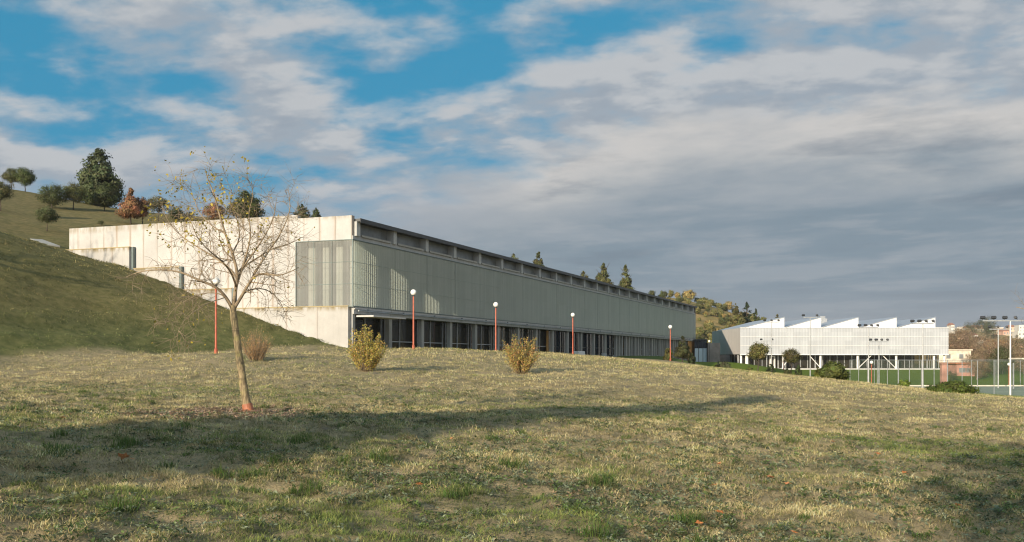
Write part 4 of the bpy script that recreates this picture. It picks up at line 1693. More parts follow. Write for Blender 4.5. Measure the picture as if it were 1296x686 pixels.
def wander(rs, p, d, length, segs, curl, grav):
    """curving branch path"""
    pts = [p.copy()]
    ax = Vector((rs.gauss(0, 1), rs.gauss(0, 1), rs.gauss(0, 1))).normalized()
    st = length / segs
    d = d.normalized()
    for i in range(segs):
        ax2 = (ax + Vector((rs.gauss(0, .5), rs.gauss(0, .5), rs.gauss(0, .5)))).normalized()
        d = (d + ax2.cross(d) * curl * st + Vector((0, 0, grav * st)) + Vector((rs.gauss(0, .09), rs.gauss(0, .09), rs.gauss(0, .09)))).normalized()
        p = p + d * st
        pts.append(p.copy())
    return pts


def smooth_path(pts, k=3):
    """Catmull-Rom"""
    out = []
    P = [Vector(p) for p in pts]
    for i in range(len(P) - 1):
        p0, p1, p2, p3 = P[max(i - 1, 0)], P[i], P[i + 1], P[min(i + 2, len(P) - 1)]
        for j in range(k):
            t = j / k
            out.append(0.5 * ((2 * p1) + (p2 - p0) * t + (2 * p0 - 5 * p1 + 4 * p2 - p3) * t * t + (3 * p1 - p0 - 3 * p2 + p3) * t ** 3))
    out.append(P[-1])
    return out


def grow(rs, mb, limbs, tips, n1=8, n2=5, l1=(0.7, 1.3), l2=(0.25, 0.7), l3=0.0, scale=1.0):
    """limbs: list of (points, r0, r1); adds the limbs, their branches and twigs"""
    for pts, r0, r1 in limbs:
        n = len(pts)
        mb.tube(pts, [r0 + (r1 - r0) * (i / (n - 1)) ** 0.8 for i in range(n)], 7)
        tips.append((pts[-1], 1))
        for j in range(n1):
            f = 0.22 + 0.78 * (j + rs.random()) / n1
            i = min(n - 2, int(f * (n - 1)))
            p = pts[i]
            d = (pts[i + 1] - pts[i]).normalized()
            side = d.orthogonal().normalized()
            side.rotate(Matrix.Rotation(rs.uniform(0, 6.28), 3, d))
            dd = d * rs.uniform(0.3, 0.8) + side * rs.uniform(0.6, 1.0) + Vector((0, 0, rs.uniform(-0.15, 0.35)))
            ln = rs.uniform(*l1) * scale * (1.15 - 0.5 * f)
            rb = max(0.005, (r0 + (r1 - r0) * f) * 0.5) * 1.0
            bp = wander(rs, p, dd, ln, 9, rs.uniform(0.8, 3.0) / scale, rs.uniform(-0.4, 0.45) / scale)
            mb.tube(bp, [rb * (1 - 0.08 * k) for k in range(len(bp))], 5)
            tips.append((bp[-1], 1))
            for q in range(n2):
                i2 = rs.randrange(2, len(bp) - 1)
                d2 = (bp[i2 + 1] - bp[i2]).normalized()
                s2 = d2.orthogonal().normalized()
                s2.rotate(Matrix.Rotation(rs.uniform(0, 6.28), 3, d2))
                ln2 = rs.uniform(*l2) * scale
                tp = wander(rs, bp[i2], d2 * 0.5 + s2, ln2, 6, rs.uniform(0.5, 3.0) / scale, rs.uniform(-0.6, 0.4) / scale)
                r2 = max(0.0036 * scale, rb * 0.42)
                mb.tube(tp, [r2 * (1 - 0.1 * k) for k in range(len(tp))], 4)
                tips.append((tp[-1], 1))
                if l3 and rs.random() < 0.6:
                    tq = wander(rs, tp[3], (tp[4] - tp[3]) + Vector((rs.gauss(0, .1), rs.gauss(0, .1), rs.gauss(0, .1))), ln2 * l3, 4, 2.0 / scale, 0)
                    mb.tube(tq, [r2 * 0.7 * (1 - 0.12 * k) for k in range(len(tq))], 3)
                    tips.append((tq[-1], 1))


def hero_tree():
    Y0 = 20.0
    g = G(314, Y0)
    t = thing('bare_tree', 'leaning nearly bare tree with few yellow leaves and an orange trunk guard', 'tree', g)
    dz = g.z - (EYE + (HY - 522) / F * Y0)

    def q(px, py, dY=0.0):
        Y = Y0 + dY
        return Vector(((px - CX) / F * Y - g.x, dY, EYE + (HY - py) / F * Y - g.z + dz))
    tb = MB()
    tr = smooth_path([q(315, 528), q(313.5, 515), q(309, 493), q(304.5, 462), q(299.5, 428), q(295.5, 398), q(295, 386)], 4)
    n = len(tr)
    tb.tube(tr, [0.092 - 0.030 * min(1, (i / (n - 1)) * 1.0) + (0.02 if i < 3 else 0) + 0.004 * math.sin(i * 1.7) for i in range(n)], 14)
    tb.build('trunk', MT['bark'], t, smooth=True)
    gd = MB()
    gpts = [q(314.6, 523), q(313.9, 517), q(312.6, 510.5)]
    gd.tube(gpts, [0.116, 0.108, 0.102], 18)
    gd.build('trunk_guard', MT['terracotta'], t, smooth=False)
    S = smooth_path
    L_ = [
        (S([q(295, 392), q(286, 376, -.1), q(273, 363, -.25), q(252, 354, -.35), q(231, 345, -.3), q(208, 341, -.2), q(180, 343, 0), q(160, 350, .1)]), 0.048, 0.008),
        (S([q(295, 390), q(298, 367, .05), q(300, 345, .1), q(294, 320, .05), q(285, 295, 0), q(277, 268, -.05), q(270, 243, -.1), q(263, 226, -.1), q(259, 211, -.15)]), 0.055, 0.006),
        (S([q(299, 362, .05), q(306, 340, .2), q(313, 318, .3), q(317, 295, .3), q(315, 270, .25), q(320, 247, .2), q(318, 228, .1)]), 0.035, 0.006),
        (S([q(296, 390), q(306, 374, -.05), q(316, 357, -.2), q(324, 348, -.35), q(337, 346, -.5), q(352, 348, -.6), q(366, 344, -.6), q(378, 338, -.5)]), 0.046, 0.007),
        (S([q(316, 357, -.2), q(328, 336, -.1), q(341, 316, 0), q(352, 300, .1), q(362, 280, .1), q(367, 262, .2), q(365, 240, .2)]), 0.030, 0.006),
        (S([q(299, 350, .1), q(286, 336, .25), q(268, 323, .45), q(250, 312, .6), q(232, 300, .7), q(217, 285, .7), q(207, 268, .6)]), 0.030, 0.006),
        (S([q(299, 362), q(293, 346, -.45), q(282, 331, -.95), q(266, 318, -1.4), q(250, 300, -1.7), q(240, 275, -1.8)]), 0.030, 0.006),
        (S([q(300, 350, .1), q(311, 336, .6), q(327, 325, 1.1), q(346, 314, 1.5), q(366, 308, 1.8), q(382, 300, 2.0)]), 0.028, 0.006),
        (S([q(287, 378), q(276, 371, .5), q(257, 371, .95), q(237, 379, 1.3), q(217, 394, 1.5), q(206, 415, 1.5)]), 0.016, 0.004),
        (S([q(307, 372), q(318, 366, .6), q(336, 366, 1.1), q(352, 378, 1.4), q(362, 398, 1.5)]), 0.024, 0.005),
        (S([q(306, 340, .2), q(322, 318, -.3), q(336, 296, -.8), q(346, 275, -1.1), q(350, 250, -1.2)]), 0.024, 0.005),
        (S([q(294, 320), q(303, 300, .5), q(300, 278, .9), q(292, 258, 1.1), q(294, 235, 1.2)]), 0.022, 0.005),
        (S([q(285, 376, -.1), q(262, 384, -.6), q(238, 400, -1.0), q(226, 418, -1.2), q(224, 436, -1.2)]), 0.012, 0.003),
        (S([q(285, 295), q(268, 285, .3), q(252, 268, .5), q(244, 248, .5), q(228, 232, .5)]), 0.020, 0.005),
    ]
    L_ = [(p, a * 0.84, b * 0.9) for p, a, b in L_]
    rs = random.Random(12)
    mb = MB()
    tips = []
    grow(rs, mb, L_, tips, n1=11, n2=8, l1=(0.36, 0.8), l2=(0.18, 0.48), l3=0.8)
    cr = mb.build('branches', MT['twig_bark'], t, smooth=True)
    # a few yellow green leaves left, mostly high on the left and at low tips
    rs2 = np.random.default_rng(3)
    P = []
    for p, k in tips:
        up = (p.z > 3.3) and p.x < 0.0
        pr = 0.22 if up else (0.05 if p.z > 1.6 else 0.22)
        if rs2.random() < pr:
            for _ in range(rs2.integers(2, 6) if up else 1):
                P.append([p.x + rs2.normal() * 0.05, p.y + rs2.normal() * 0.05, p.z + rs2.normal() * 0.05])
    P = np.array(P)
    N = rs2.normal(size=P.shape)
    N /= np.linalg.norm(N, axis=1, keepdims=True)
    c = np.array([0.40, 0.31, 0.045])[None] * rs2.uniform(0.6, 1.2, (len(P), 1)) * np.array([1, 1, 1])[None]
    V_, f, c4 = leaves_np(P, N, rs2.uniform(0.045, 0.085, len(P)), 0.6, c, rs=rs2)
    link('leaves', np_mesh('leaves', V_, [f], c4), MT['foliage'], t)
    return t


hero_tree()


def bare_tree_proto(name, label, loc, h, seed, group=None, twigs=4, leaves=False):
    t = thing(name, label, 'tree', loc, 0, group)
    rs = random.Random(seed)
    fk = h * 0.36
    tb = MB()
    tb.tube(smooth_path([(0, 0, -0.3), (0.02 * h, 0, fk * 0.5), (0, 0.01 * h, fk)], 4), [h * 0.022] * 4 + [h * 0.018] * 4 + [h * 0.016], 9)
    tb.build('trunk', MT['dark_bark'], t, smooth=True)
    limbs = []
    for i in range(7):
        a = 6.28 * i / 7 + rs.uniform(-.3, .3)
        el = rs.uniform(0.7, 1.5)
        d = Vector((math.cos(a), math.sin(a), el))
        limbs.append((wander(rs, Vector((0, 0.01 * h, fk - rs.random() * 0.05 * h)), d, h * rs.uniform(.5, .68), 12, 0.6 / h * 4, 0.5 / h), h * 0.012, h * 0.002))
    mb = MB()
    tips = []
    grow(rs, mb, limbs, tips, n1=7, n2=twigs, l1=(0.5, 1.1), l2=(0.25, 0.6), scale=h / 5.0)
    mb.build('branches', MT['twig_bark'], t, smooth=True)
    return t


# bare brown woods in front of the town


def woods():
    rs = random.Random(9)
    g1 = 'bare brown trees of the wood below the town'
    g2 = 'green trees in the wood below the town'

    def proto(name, lab, col, h, w, seed, grp, inner=0.2, leaf=0.5, nclump=60, var=0.3, kind='round'):
        t = thing(name, lab, 'tree', (0, 0, 0), 0, grp)
        link('trunk', trunk_mesh('trunk', h * 0.75, h * 0.022, 0.02, 5, seed, w * 0.35), MT['twig_bark'], t)
        link('crown', crown_mesh('crown', h * 0.85, w, h * 0.15, kind, col, nclump, 36, leaf, 0.16, seed, var, aspect=0.28, inner=inner), MT['foliage'], t)
        return t
    pr = [proto('bare_woodland_tree', 'bare brown tree in the wood between the court and the town', (0.29, 0.205, 0.13), 9, 8, 81, g1, leaf=0.4, nclump=110),
          proto('autumn_woodland_tree', 'russet brown tree in the wood between the court and the town', (0.36, 0.22, 0.11), 8, 7.5, 82, g1, leaf=0.4, nclump=110),
          proto('green_woodland_tree', 'dark green tree in the wood between the court and the town', (0.10, 0.11, 0.045), 8, 7.5, 83, g2, leaf=0.4, nclump=110)]
    used = [0, 0, 0]
    spots = []
    for i in range(46):
        Y = rs.uniform(255, 520)
        spots.append((rs.uniform(1204, 1312), Y, rs.uniform(0.32, 0.62), rs.choice([0, 0, 0, 1, 1, 2])))
    for i in range(34):
        Y = rs.uniform(520, 820)
        spots.append((rs.uniform(1195, 1310), Y, rs.uniform(0.25, 0.5), rs.choice([0, 0, 1, 2])))
    spots += [(1228, 760, 1.9, 2), (1248, 780, 2.2, 2), (1253, 760, 1.7, 2), (1224, 320, .8, 0), (1290, 260, .8, 2), (1282, 240, 0.9, 0), (1245, 240, .8, 0), (1262, 235, .8, 1)]
    for i in range(30):
        Y = rs.uniform(150, 210)
        spots.append((rs.uniform(1238, 1312), Y, rs.uniform(0.3, 0.6), rs.choice([0, 0, 1, 2, 2])))
    for i in range(14):
        spots.append((rs.uniform(1203, 1229), rs.uniform(250, 300), rs.uniform(.6, .95), 0))
    spots += [(1205, 138, .26, 2), (1236, 140, .42, 0), (1242, 146, .40, 1), (1227, 190, .38, 0)]
    for px, Y, s, k in spots:
        g = G(px, Y)
        g.z -= 0.4
        sc = (s, s, s * rs.uniform(.85, 1.2))
        if used[k] == 0:
            pr[k].location, pr[k].scale = g, sc
        else:
            dup(pr[k], g, rs.uniform(0, 6.28), sc)
        used[k] += 1


woods()

# --- leafy shrubs on the lawn


def lawn_shrub(label, px, Y, top, wpx, cols, seed, n_stem=100, leaf_n=62, leaf=0.075, spread=0.55):
    g = G(px, Y)
    t = thing('shrub', label, 'shrub', g, 0, 'upright twiggy shrubs on the lawn')
    h = EYE + (HY - top) / F * Y - g.z
    w = wpx / F * Y
    rs = random.Random(seed)
    r2 = np.random.default_rng(seed)
    mb = MB()
    P, Cc = [], []
    for i in range(n_stem):
        a = rs.uniform(0, 6.28)
        rr = math.sqrt(rs.random())
        hh = h * (1 - 0.42 * rr ** 1.7 * (1 + 0.35 * math.sin(a * 2 + seed))) * (rs.uniform(0.5, 0.86) if rs.random() < 0.72 else rs.uniform(0.86, 1.06))
        e = Vector((math.cos(a) * rr * w / 2, math.sin(a) * rr * w / 2, hh))
        s = Vector((math.cos(a) * 0.14 * w * rr, math.sin(a) * 0.14 * w * rr, -0.05))
        md = Vector((e.x * spread * 1.1, e.y * spread * 1.1, hh * 0.48)) + Vector((rs.gauss(0, .05), rs.gauss(0, .05), 0))
        pts = smooth_path([s, md, e], 4)
        mb.tube(pts, [0.012 - 0.0012 * k for k in range(len(pts))], 4)
        for k in range(leaf_n):
            f = 0.20 + 0.78 * rs.random() ** 0.9
            x = f * (len(pts) - 1)
            i0 = min(len(pts) - 2, int(x))
            p = pts[i0].lerp(pts[i0 + 1], x - i0)
            P.append([p.x + rs.gauss(0, .045), p.y + rs.gauss(0, .045), p.z + rs.gauss(0, .05)])
            c = cols[rs.randrange(len(cols))]
            v = rs.uniform(0.8, 1.55)
            Cc.append([c[0] * v, c[1] * v, c[2] * v])
    mb.build('stem', MT['twig_bark'], t, smooth=True)
    if P:
        P = np.array(P)
        N = r2.normal(size=P.shape) + np.array([0, 0, .4])
        N /= np.linalg.norm(N, axis=1, keepdims=True)
        V_, f, c4 = leaves_np(P, N, r2.uniform(0.6, 1.3, len(P)) * leaf, 0.55, np.array(Cc), rs=r2)
        link('leaves', np_mesh('leaves', V_, [f], c4), MT['foliage'], t)
    return t


lawn_shrub('yellow green upright shrub before the glass corner of the long hall', 463, 42, 404, 56, [(0.33, 0.28, 0.065), (0.44, 0.34, 0.07), (0.23, 0.24, 0.06), (0.42, 0.26, 0.08)], 91)
lawn_shrub('rusty olive upright shrub on the lawn before the columns of the long hall', 660, 46, 418, 52, [(0.31, 0.26, 0.075), (0.39, 0.27, 0.08), (0.39, 0.20, 0.08), (0.22, 0.22, 0.06)], 92)
lawn_shrub('bare brown twiggy shrub behind the trunk of the leaning tree', 324, 46, 411, 46, [(0.42, 0.25, 0.10), (0.34, 0.20, 0.09)], 93, n_stem=170, leaf_n=16, leaf=0.05)

# trees beside and behind the viewpoint; their shadows cross the lawn and the end wall
tree('tall_fir', 'tall conical fir beside the viewpoint that throws the long shadow over the near lawn', 'tree', (-16.5, -5, hz(-16.5, -5) - 0.2), 12.4, 4.9, 'cypress', DG, None, 0.08, 101, dens=2.8, leaf=0.4)
tree('round_tree', 'thin olive tree behind the viewpoint shading the right part of the near lawn', 'tree', (-4.6, -6.5, hz(-4.6, -6.5)), 9.0, 4.4, 'round', OLIVE, None, 0.45, 33, dens=0.42, leaf=0.24)
_g = (-46.5, 47.2)
bare_tree_proto('slope_tree', 'small bare tree on the slope that shades the left end of the wall', (_g[0], _g[1], hz(*_g)), 18.9 - hz(*_g), 34, twigs=5)
bare_tree_proto('slope_tree', 'bare tree lower on the slope that shades the middle of the wall', (-38.6, 44.2, hz(-38.6, 44.2)), 16.4 - hz(-38.6, 44.2), 37, twigs=5)
bare_tree_proto('court_tree', 'bare tree with twig tips just reaching into the right edge of the view', (16.2, 26.5, hz(16.2, 26.5)), 4.6, 35, twigs=5)

# ------------------------------------------------------------------ small things near the halls


def small_things():
    x, y = BL(46, -1.5)
    b = MB()
    b.box(-1.2, -0.35, -0.2, 1.2, 0.35, 0.55)
    o = b.build('concrete_bench', MT['white_paint'], bevel=0.04)
    o.location = (x, y, hz(x, y))
    o.rotation_euler = (0, 0, math.atan2(U.y, U.x))
    tag(o, 'pale low block bench at the foot of the columns, right of the second shrub', 'bench')
    x, y = BL(56, -1.5)
    b = MB()
    b.lathe([(0.0, 0.9), (0.34, 0.9), (0.36, 0.82), (0.33, 0.0), (0.0, 0.0)], 14)
    o = b.build('litter_bin', MT['concrete_grey'])
    o.location = (x, y, hz(x, y))
    tag(o, 'grey round litter bin before the blue windows of the long hall', 'bin')
    # concrete drain chute on the hill slope
    a = Vector(PX(46, 298, 77))
    c = Vector(PX(68, 311.5, 73.5))
    a.z = hz(a.x, a.y) + 0.05
    c.z = hz(c.x, c.y) + 0.05
    d = MB()
    d.bar(a, c, 0.9, 0.18)
    sd = (c - a).normalized().cross(Vector((0, 0, 1))).normalized() * 0.45
    up = Vector((0, 0, 0.15))
    o = d.build('drain_chute', MT['concrete_column'])
    tag(o, 'pale concrete drain chute running down the slope at the left end of the wall', 'drain')


small_things()

# ------------------------------------------------------------------ mulch, fallen leaves, grass


def build_mulch():
    g = G(300, 20)
    rs = np.random.default_rng(8)
    n = 17000
    a = rs.uniform(0, 6.283, n)
    r = np.sqrt(rs.random(n))
    x = g.x - 0.1 + np.cos(a) * r * 1.75
    y = g.y - 0.75 + np.sin(a) * r * 2.6
    keep = r + (fbm(x * 1.5, y * 1.5, 12, 3) - 0.5) * 0.9 < 0.92
    x, y = x[keep], y[keep]
    z = H(x, y) + lawn_bumps(x, y) + 0.012 + rs.random(len(x)) * 0.02
    P = np.c_[x, y, z]
    N = rs.normal(size=P.shape) * 0.45 + np.array([0, 0, 1])
    N /= np.linalg.norm(N, axis=1, keepdims=True)
    c = np.array([0.36, 0.265, 0.18])[None] * rs.uniform(0.45, 1.5, (len(P), 1)) * (1 + 0.15 * rs.uniform(-1, 1, (len(P), 3)))
    V_, f, c4 = leaves_np(P, N, rs.uniform(0.03, 0.085, len(P)), 0.4, c, rs=rs)
    tag(link('mulch', np_mesh('mulch', V_, [f], c4), MT['grass_blades']), 'reddish brown wood chip mulch round the foot of the leaning tree', 'mulch', kind='stuff')


build_mulch()


def fallen_leaves():
    spots = [(158, 590, 12.0), (572, 558, 15), (937, 500, 34), (1060, 532, 22), (1055, 562, 17), (1112, 578, 15), (910, 591, 13.5), (1145, 602, 13.5), (905, 618, 11.8),
             (996, 617, 11.8), (975, 608, 12), (1213, 645, 10.8), (910, 655, 10.2), (1005, 679, 9.3), (885, 670, 9.6), (530, 618, 11.5), (78, 532, 21), (690, 560, 14.5)]
    me = None
    for i, (px, py, Y) in enumerate(spots):
        # walk out along the sight line until it meets the ground
        Yc = 7.0
        while Yc < 60:
            x = (px - CX) / F * Yc
            if EYE + (HY - py) / F * Yc <= hz(x, Yc) + 0.02:
                break
            Yc += 0.1
        x = (px - CX) / F * Yc
        if me is None:
            b = MB()
            rs = random.Random(2)
            k = 11
            rim = []
            for j in range(k):
                a = 2 * math.pi * j / k
                r = (0.075 if j % 2 == 0 else 0.045) * rs.uniform(0.85, 1.15)
                rim.append((math.cos(a) * r, math.sin(a) * r, 0.03 * abs(math.cos(a)) + rs.uniform(0, 0.012)))
            b.add([(0, 0, 0.0)] + rim, [(0, 1 + j, 1 + (j + 1) % k) for j in range(k)])
            b.bar((-0.06, 0, 0.012), (-0.13, 0.01, 0.004), 0.004)
            me = b.mesh('fallen_leaf')
        o = link('fallen_leaf', me, MT['orange_leaf'])
        big = i == 0
        o.location = (x, Yc, hz(x, Yc) + (0.10 if big else 0.055))
        o.rotation_euler = (random.uniform(-.5, .5) + (0.7 if big else 0), random.uniform(-.4, .4), random.uniform(0, 6.28))
        s = 1.0 if big else random.uniform(0.4, 0.7)
        o.scale = (s, s, s)
        tag(o, 'large curled orange leaf in a green tuft at the lower left of the lawn' if big else 'small orange fallen leaf lying on the dry lawn', 'leaf',
            'fallen orange leaves on the lawn')


fallen_leaves()


def blade_mesh(name, x, y, h, w, lean, col, tip=1.25, two=True, zoff=0.0):
    n = len(x)
    z = H(x, y) + lawn_bumps(x, y) - 0.008 + zoff
    yaw = rng.uniform(0, 2 * math.pi, n)
    ld = rng.uniform(0, 2 * math.pi, n)
    bx, by = np.cos(yaw) * w / 2, np.sin(yaw) * w / 2
    lx, ly = np.cos(ld) * lean * h, np.sin(ld) * lean * h
    top = h * np.sqrt(np.clip(1 - np.clip(lean, 0, 0.97) ** 2, 0.02, 1))
    base = np.c_[x, y, z]
    B = np.c_[bx, by, np.zeros(n)]
    if two:
        mid = base + np.c_[lx * 0.35, ly * 0.35, top * 0.62]
        tipv = base + np.c_[lx, ly, top]
        V_ = np.stack([base - B, base + B, mid - B * 0.8, mid + B * 0.8, tipv], 1).reshape(-1, 3)
        i = np.arange(n)[:, None] * 5
        q = i + np.array([[0, 1, 3, 2]])
        tr = i + np.array([[2, 3, 4]])
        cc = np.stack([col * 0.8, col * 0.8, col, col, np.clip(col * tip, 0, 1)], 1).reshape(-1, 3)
        return V_, [q, tr], cc
    tipv = base + np.c_[lx, ly, top]
    V_ = np.stack([base - B, base + B, tipv], 1).reshape(-1, 3)
    tr = np.arange(n)[:, None] * 3 + np.array([[0, 1, 2]])
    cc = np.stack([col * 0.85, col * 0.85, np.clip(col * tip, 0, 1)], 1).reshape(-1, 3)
    return V_, [tr], cc


def sample_lawn(y0, y1, dens):
    """random lawn points inside a wedge a little wider than the view"""
    def half(y):
        return 0.60 * y + 2.5
    area = (half(y0) + half(y1)) * (y1 - y0)
    n = int(area * dens)
    y = np.sqrt(rng.uniform(0, 1, n) * (y1 ** 2 - y0 ** 2) + y0 ** 2)
    x = rng.uniform(-1, 1, n) * half(y)
    return x, y


def in_hall(x, y):
    s = (x - C0.x) * U.x + (y - C0.y) * U.y
    w = (x - C0.x) * V.x + (y - C0.y) * V.y
    return (s > -0.15) & (w > -0.35)


DRY = np.array([[0.54, 0.44, 0.225], [0.45, 0.37, 0.17], [0.64, 0.54, 0.32], [0.37, 0.31, 0.14]])
GRN = np.array([[0.15, 0.20, 0.045], [0.20, 0.24, 0.065], [0.13, 0.17, 0.06], [0.27, 0.28, 0.085]])
BNK = np.array([[0.145, 0.145, 0.048], [0.21, 0.185, 0.068], [0.10, 0.108, 0.035], [0.36, 0.285, 0.13]])
FRS = np.array([[0.12, 0.175, 0.04], [0.16, 0.20, 0.055], [0.10, 0.155, 0.04], [0.21, 0.22, 0.075]])


def lawn_colours(x, y):
    n = len(x)
    gfrac = np.clip((fbm(x * 0.55, y * 0.55, 61, 4) - 0.33) * 3.0, 0.08, 0.92) * (0.55 + 0.9 * sst(fbm(x * 0.11, y * 0.11, 67, 2), 0.35, 0.65))
    gfrac = gfrac * (1 - 0.55 * sst(y, 14, 34))
    isg = rng.random(n) < gfrac
    c = DRY[rng.integers(0, 4, n)]
    c = np.where(isg[:, None], GRN[rng.integers(0, 4, n)], c)
    bm = rng.random(n) < bank_mask(x, y)
    bc = BNK[rng.integers(0, 4, n)]
    if bm.any():
        tn = np.full(n, 0.5)
        tn[bm] = terrace(x[bm], y[bm])
        low = np.zeros(n)
        low[bm] = 1 - sst(H(x[bm], y[bm]), 2.6, 5.0)
        bc = bc * (0.15 + 1.7 * tn)[:, None] * (1 - low[:, None] * np.array([[0.30, 0.08, 0.22]]))
    c = np.where(bm[:, None], bc, c)
    gm = rng.random(n) < green_mask(x, y)
    c = np.where(gm[:, None], FRS[rng.integers(0, 4, n)], c)
    lump = 0.16 + 1.72 * fbm(x * 2.6, y * 2.0, 91, 3)
    return np.clip(c * rng.uniform(0.72, 1.25, (n, 1)) * lump[:, None], 0, 0.8), isg


def build_grass():
    VV, QQ, TT, CC = [], [], [], []
    off = 0

    def add(V_, polys, cc):
        nonlocal off
        VV.append(V_)
        CC.append(cc)
        for p in polys:
            (QQ if p.shape[1] == 4 else TT).append(p + off)
        off += len(V_)
    bands = [(6.5, 11, 3600, .062, .0050, True), (11, 16, 2100, .066, .0062, True), (16, 24, 900, .075, .009, True), (24, 36, 420, .085, .013, False),
             (36, 52, 210, .10, .02, False), (52, 84, 110, .12, .03, False)]
    for y0, y1, dn, hh, ww, two in bands:
        x, y = sample_lawn(y0, y1, dn)
        k = ~in_hall(x, y)
        # bare and thin patches
        thin = fbm(x * 0.8, y * 0.8, 23, 4)
        k &= rng.random(len(x)) < np.clip(0.25 + (thin - 0.36) * 5.0, 0.12, 1.0)
        gap = fbm(x * 2.6, y * 2.6, 9, 2) * 0.6 + fbm(x * 5.5, y * 5.5, 47, 2) * 0.4
        k &= rng.random(len(x)) < np.clip(0.12 + (gap - 0.40) * 6.0, 0.06, 1.0)
        gx_, gy_ = G(300, 20).x, 19.25
        k &= ((x - gx_) / 1.5) ** 2 + ((y - gy_) / 2.3) ** 2 > 0.9 + 0.5 * (fbm(x * 2, y * 2, 5, 2) - .5)
        x, y = x[k], y[k]
        # gather into tufts
        c, isg = lawn_colours(x, y)
        n = len(x)
        tuft = fbm(x * 3.0, y * 3.0, 31, 2)
        h = hh * rng.uniform(0.45, 1.3, n) * (0.55 + 0.9 * tuft)
        lean = rng.uniform(0.35, 0.97, n)
        w = ww * rng.uniform(0.7, 1.3, n)
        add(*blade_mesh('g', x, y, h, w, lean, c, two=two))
    # matted thatch that covers the soil between the tufts
    for y0, y1, dn, hh, ww in ((6.5, 11, 2600, .05, .0045), (11, 16, 1500, .055, .006), (16, 26, 600, .07, .009), (26, 40, 170, .085, .014)):
        x, y = sample_lawn(y0, y1, dn)
        k = ~in_hall(x, y)
        k &= ((x - G(300, 20).x) / 1.5) ** 2 + ((y - 19.25) / 2.3) ** 2 > 0.8
        x, y = x[k], y[k]
        c, isg = lawn_colours(x, y)
        c = np.where((rng.random(len(x)) < 0.35)[:, None], np.array([[0.20, 0.16, 0.12]]) * rng.uniform(0.5, 1.3, (len(x), 1)), c * 0.85)
        add(*blade_mesh('h', x, y, hh * rng.uniform(0.5, 1.3, len(x)), ww * rng.uniform(0.7, 1.3, len(x)), rng.uniform(0.75, 0.985, len(x)), c, two=False, zoff=0.006))
    # taller fresh green tufts
    tx, ty = [], []
    cx_, cy_ = sample_lawn(7.0, 26, 0.75)
    # some read from the photograph
    px_ = np.array([(75, 615), (158, 605), (320, 628), (388, 638), (485, 607), (150, 675), (650, 605), (755, 672), (760, 618), (620, 575), (1000, 560), (870, 655), (380, 590), (20, 560), (575, 640)], float)
    yy = 1.55 * F / (px_[:, 1] - HY)
    cx_ = np.r_[cx_, (px_[:, 0] - CX) / F * yy]
    cy_ = np.r_[cy_, yy]
    big = np.r_[rng.uniform(0.2, 0.85, len(cx_) - len(px_)), np.full(len(px_), 1.25)]
    cnt = (big * 150).astype(int)
    idx = np.repeat(np.arange(len(cx_)), cnt)
    rr = 0.15 * big[idx] * np.sqrt(rng.random(len(idx)))
    aa = rng.uniform(0, 6.283, len(idx))
    x = cx_[idx] + rr * np.cos(aa)
    y = cy_[idx] + rr * np.sin(aa)
    c = np.array([0.085, 0.135, 0.03])[None] * rng.uniform(0.6, 1.35, (len(x), 1)) * (1 + 0.2 * rng.uniform(-1, 1, (len(x), 3)))
    add(*blade_mesh('t', x, y, 0.135 * big[idx] * rng.uniform(0.5, 1.3, len(x)) * (1.2 - rr / (0.15 * big[idx]) * 0.5), 0.006 * np.ones(len(x)), rng.uniform(0.1, 0.75, len(x)), c))
    V_ = np.concatenate(VV)
    me = np_mesh('lawn_grass', V_, [np.concatenate(QQ), np.concatenate(TT)], np.concatenate(CC))
    tag(link('lawn_grass', me, MT['grass_blades']), 'short dry tan and green grass of the lawn and the bank', 'grass', kind='stuff')

    # flat broad-leaved weeds and dead leaves
    P, N, Sz, Cc = [], [], [], []
    for y0, y1, dn in ((6.5, 12, 105), (12, 20, 48), (20, 34, 12)):
        x, y = sample_lawn(y0, y1, dn)
        k = rng.random(len(x)) < np.clip((fbm(x * 0.7, y * 0.7, 83, 3) - 0.36) * 4, 0.08, 1)
        x, y = x[k], y[k]
        nl = rng.integers(6, 13, len(x))
        idx = np.repeat(np.arange(len(x)), nl)
        a = rng.uniform(0, 6.283, len(idx))
        r = rng.uniform(0.008, 0.07, len(idx)) * (1 + 0.02 * y[idx])
        lx, ly = x[idx] + np.cos(a) * r, y[idx] + np.sin(a) * r
        lz = H(lx, ly) + lawn_bumps(lx, ly) + rng.uniform(0.012, 0.05, len(idx))
        P.append(np.c_[lx, ly, lz])
        nn = np.c_[-np.cos(a) * 0.6, -np.sin(a) * 0.6, np.ones(len(idx))] + rng.normal(size=(len(idx), 3)) * 0.4
        N.append(nn / np.linalg.norm(nn, axis=1, keepdims=True))
        Sz.append(rng.uniform(0.018, 0.050, len(idx)) * (1 + 0.02 * y[idx]))
        kind = rng.random(len(x))[idx]
        c = np.where((kind < 0.30)[:, None], np.array([[0.085, 0.105, 0.05]]), np.where((kind < 0.66)[:, None], np.array([[0.22, 0.25, 0.155]]), np.where((kind < 0.94)[:, None], np.array([[0.12, 0.175, 0.05]]), np.array([[0.34, 0.25, 0.15]]))))
        Cc.append(c * rng.uniform(0.65, 1.3, (len(idx), 1)))
    V_, f, c4 = leaves_np(np.concatenate(P), np.concatenate(N), np.concatenate(Sz), 0.42, np.concatenate(Cc))
    tag(link('lawn_weeds', np_mesh('lawn_weeds', V_, [f], c4), MT['grass_blades']), 'low broad leaved grey green weeds in the lawn', 'weeds', kind='stuff')


build_grass()


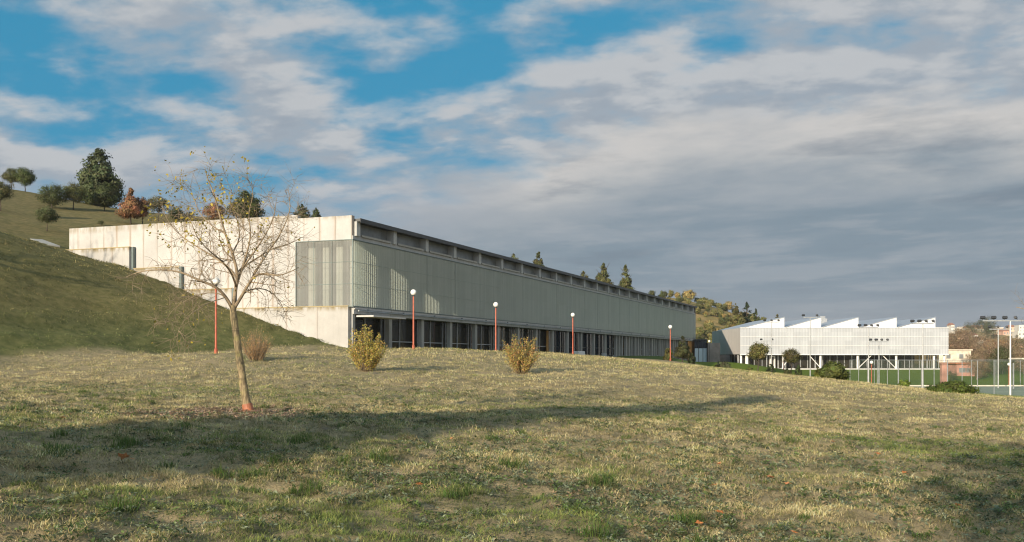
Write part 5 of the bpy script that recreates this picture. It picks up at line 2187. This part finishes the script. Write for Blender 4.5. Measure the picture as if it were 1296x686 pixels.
def build_haze():
    b = MB()
    b.box(-2520, -420, -60, 4520, 7020, 75)
    m_ = bpy.data.materials.new('haze')
    m_.use_nodes = True
    t = NT(m_.node_tree)
    t.n.clear()
    o = t.new('ShaderNodeOutputMaterial')
    v = t.new('ShaderNodeVolumePrincipled')
    v.inputs['Color'].default_value = (0.93, 0.94, 0.97, 1)
    v.inputs['Density'].default_value = HAZE
    v.inputs['Anisotropy'].default_value = 0.2
    t.l.new(v.outputs[0], o.inputs['Volume'])
    tag(b.build('haze', m_), 'thin pale haze over the far town', 'haze', kind='stuff')


HAZE = 0.00014
build_haze()
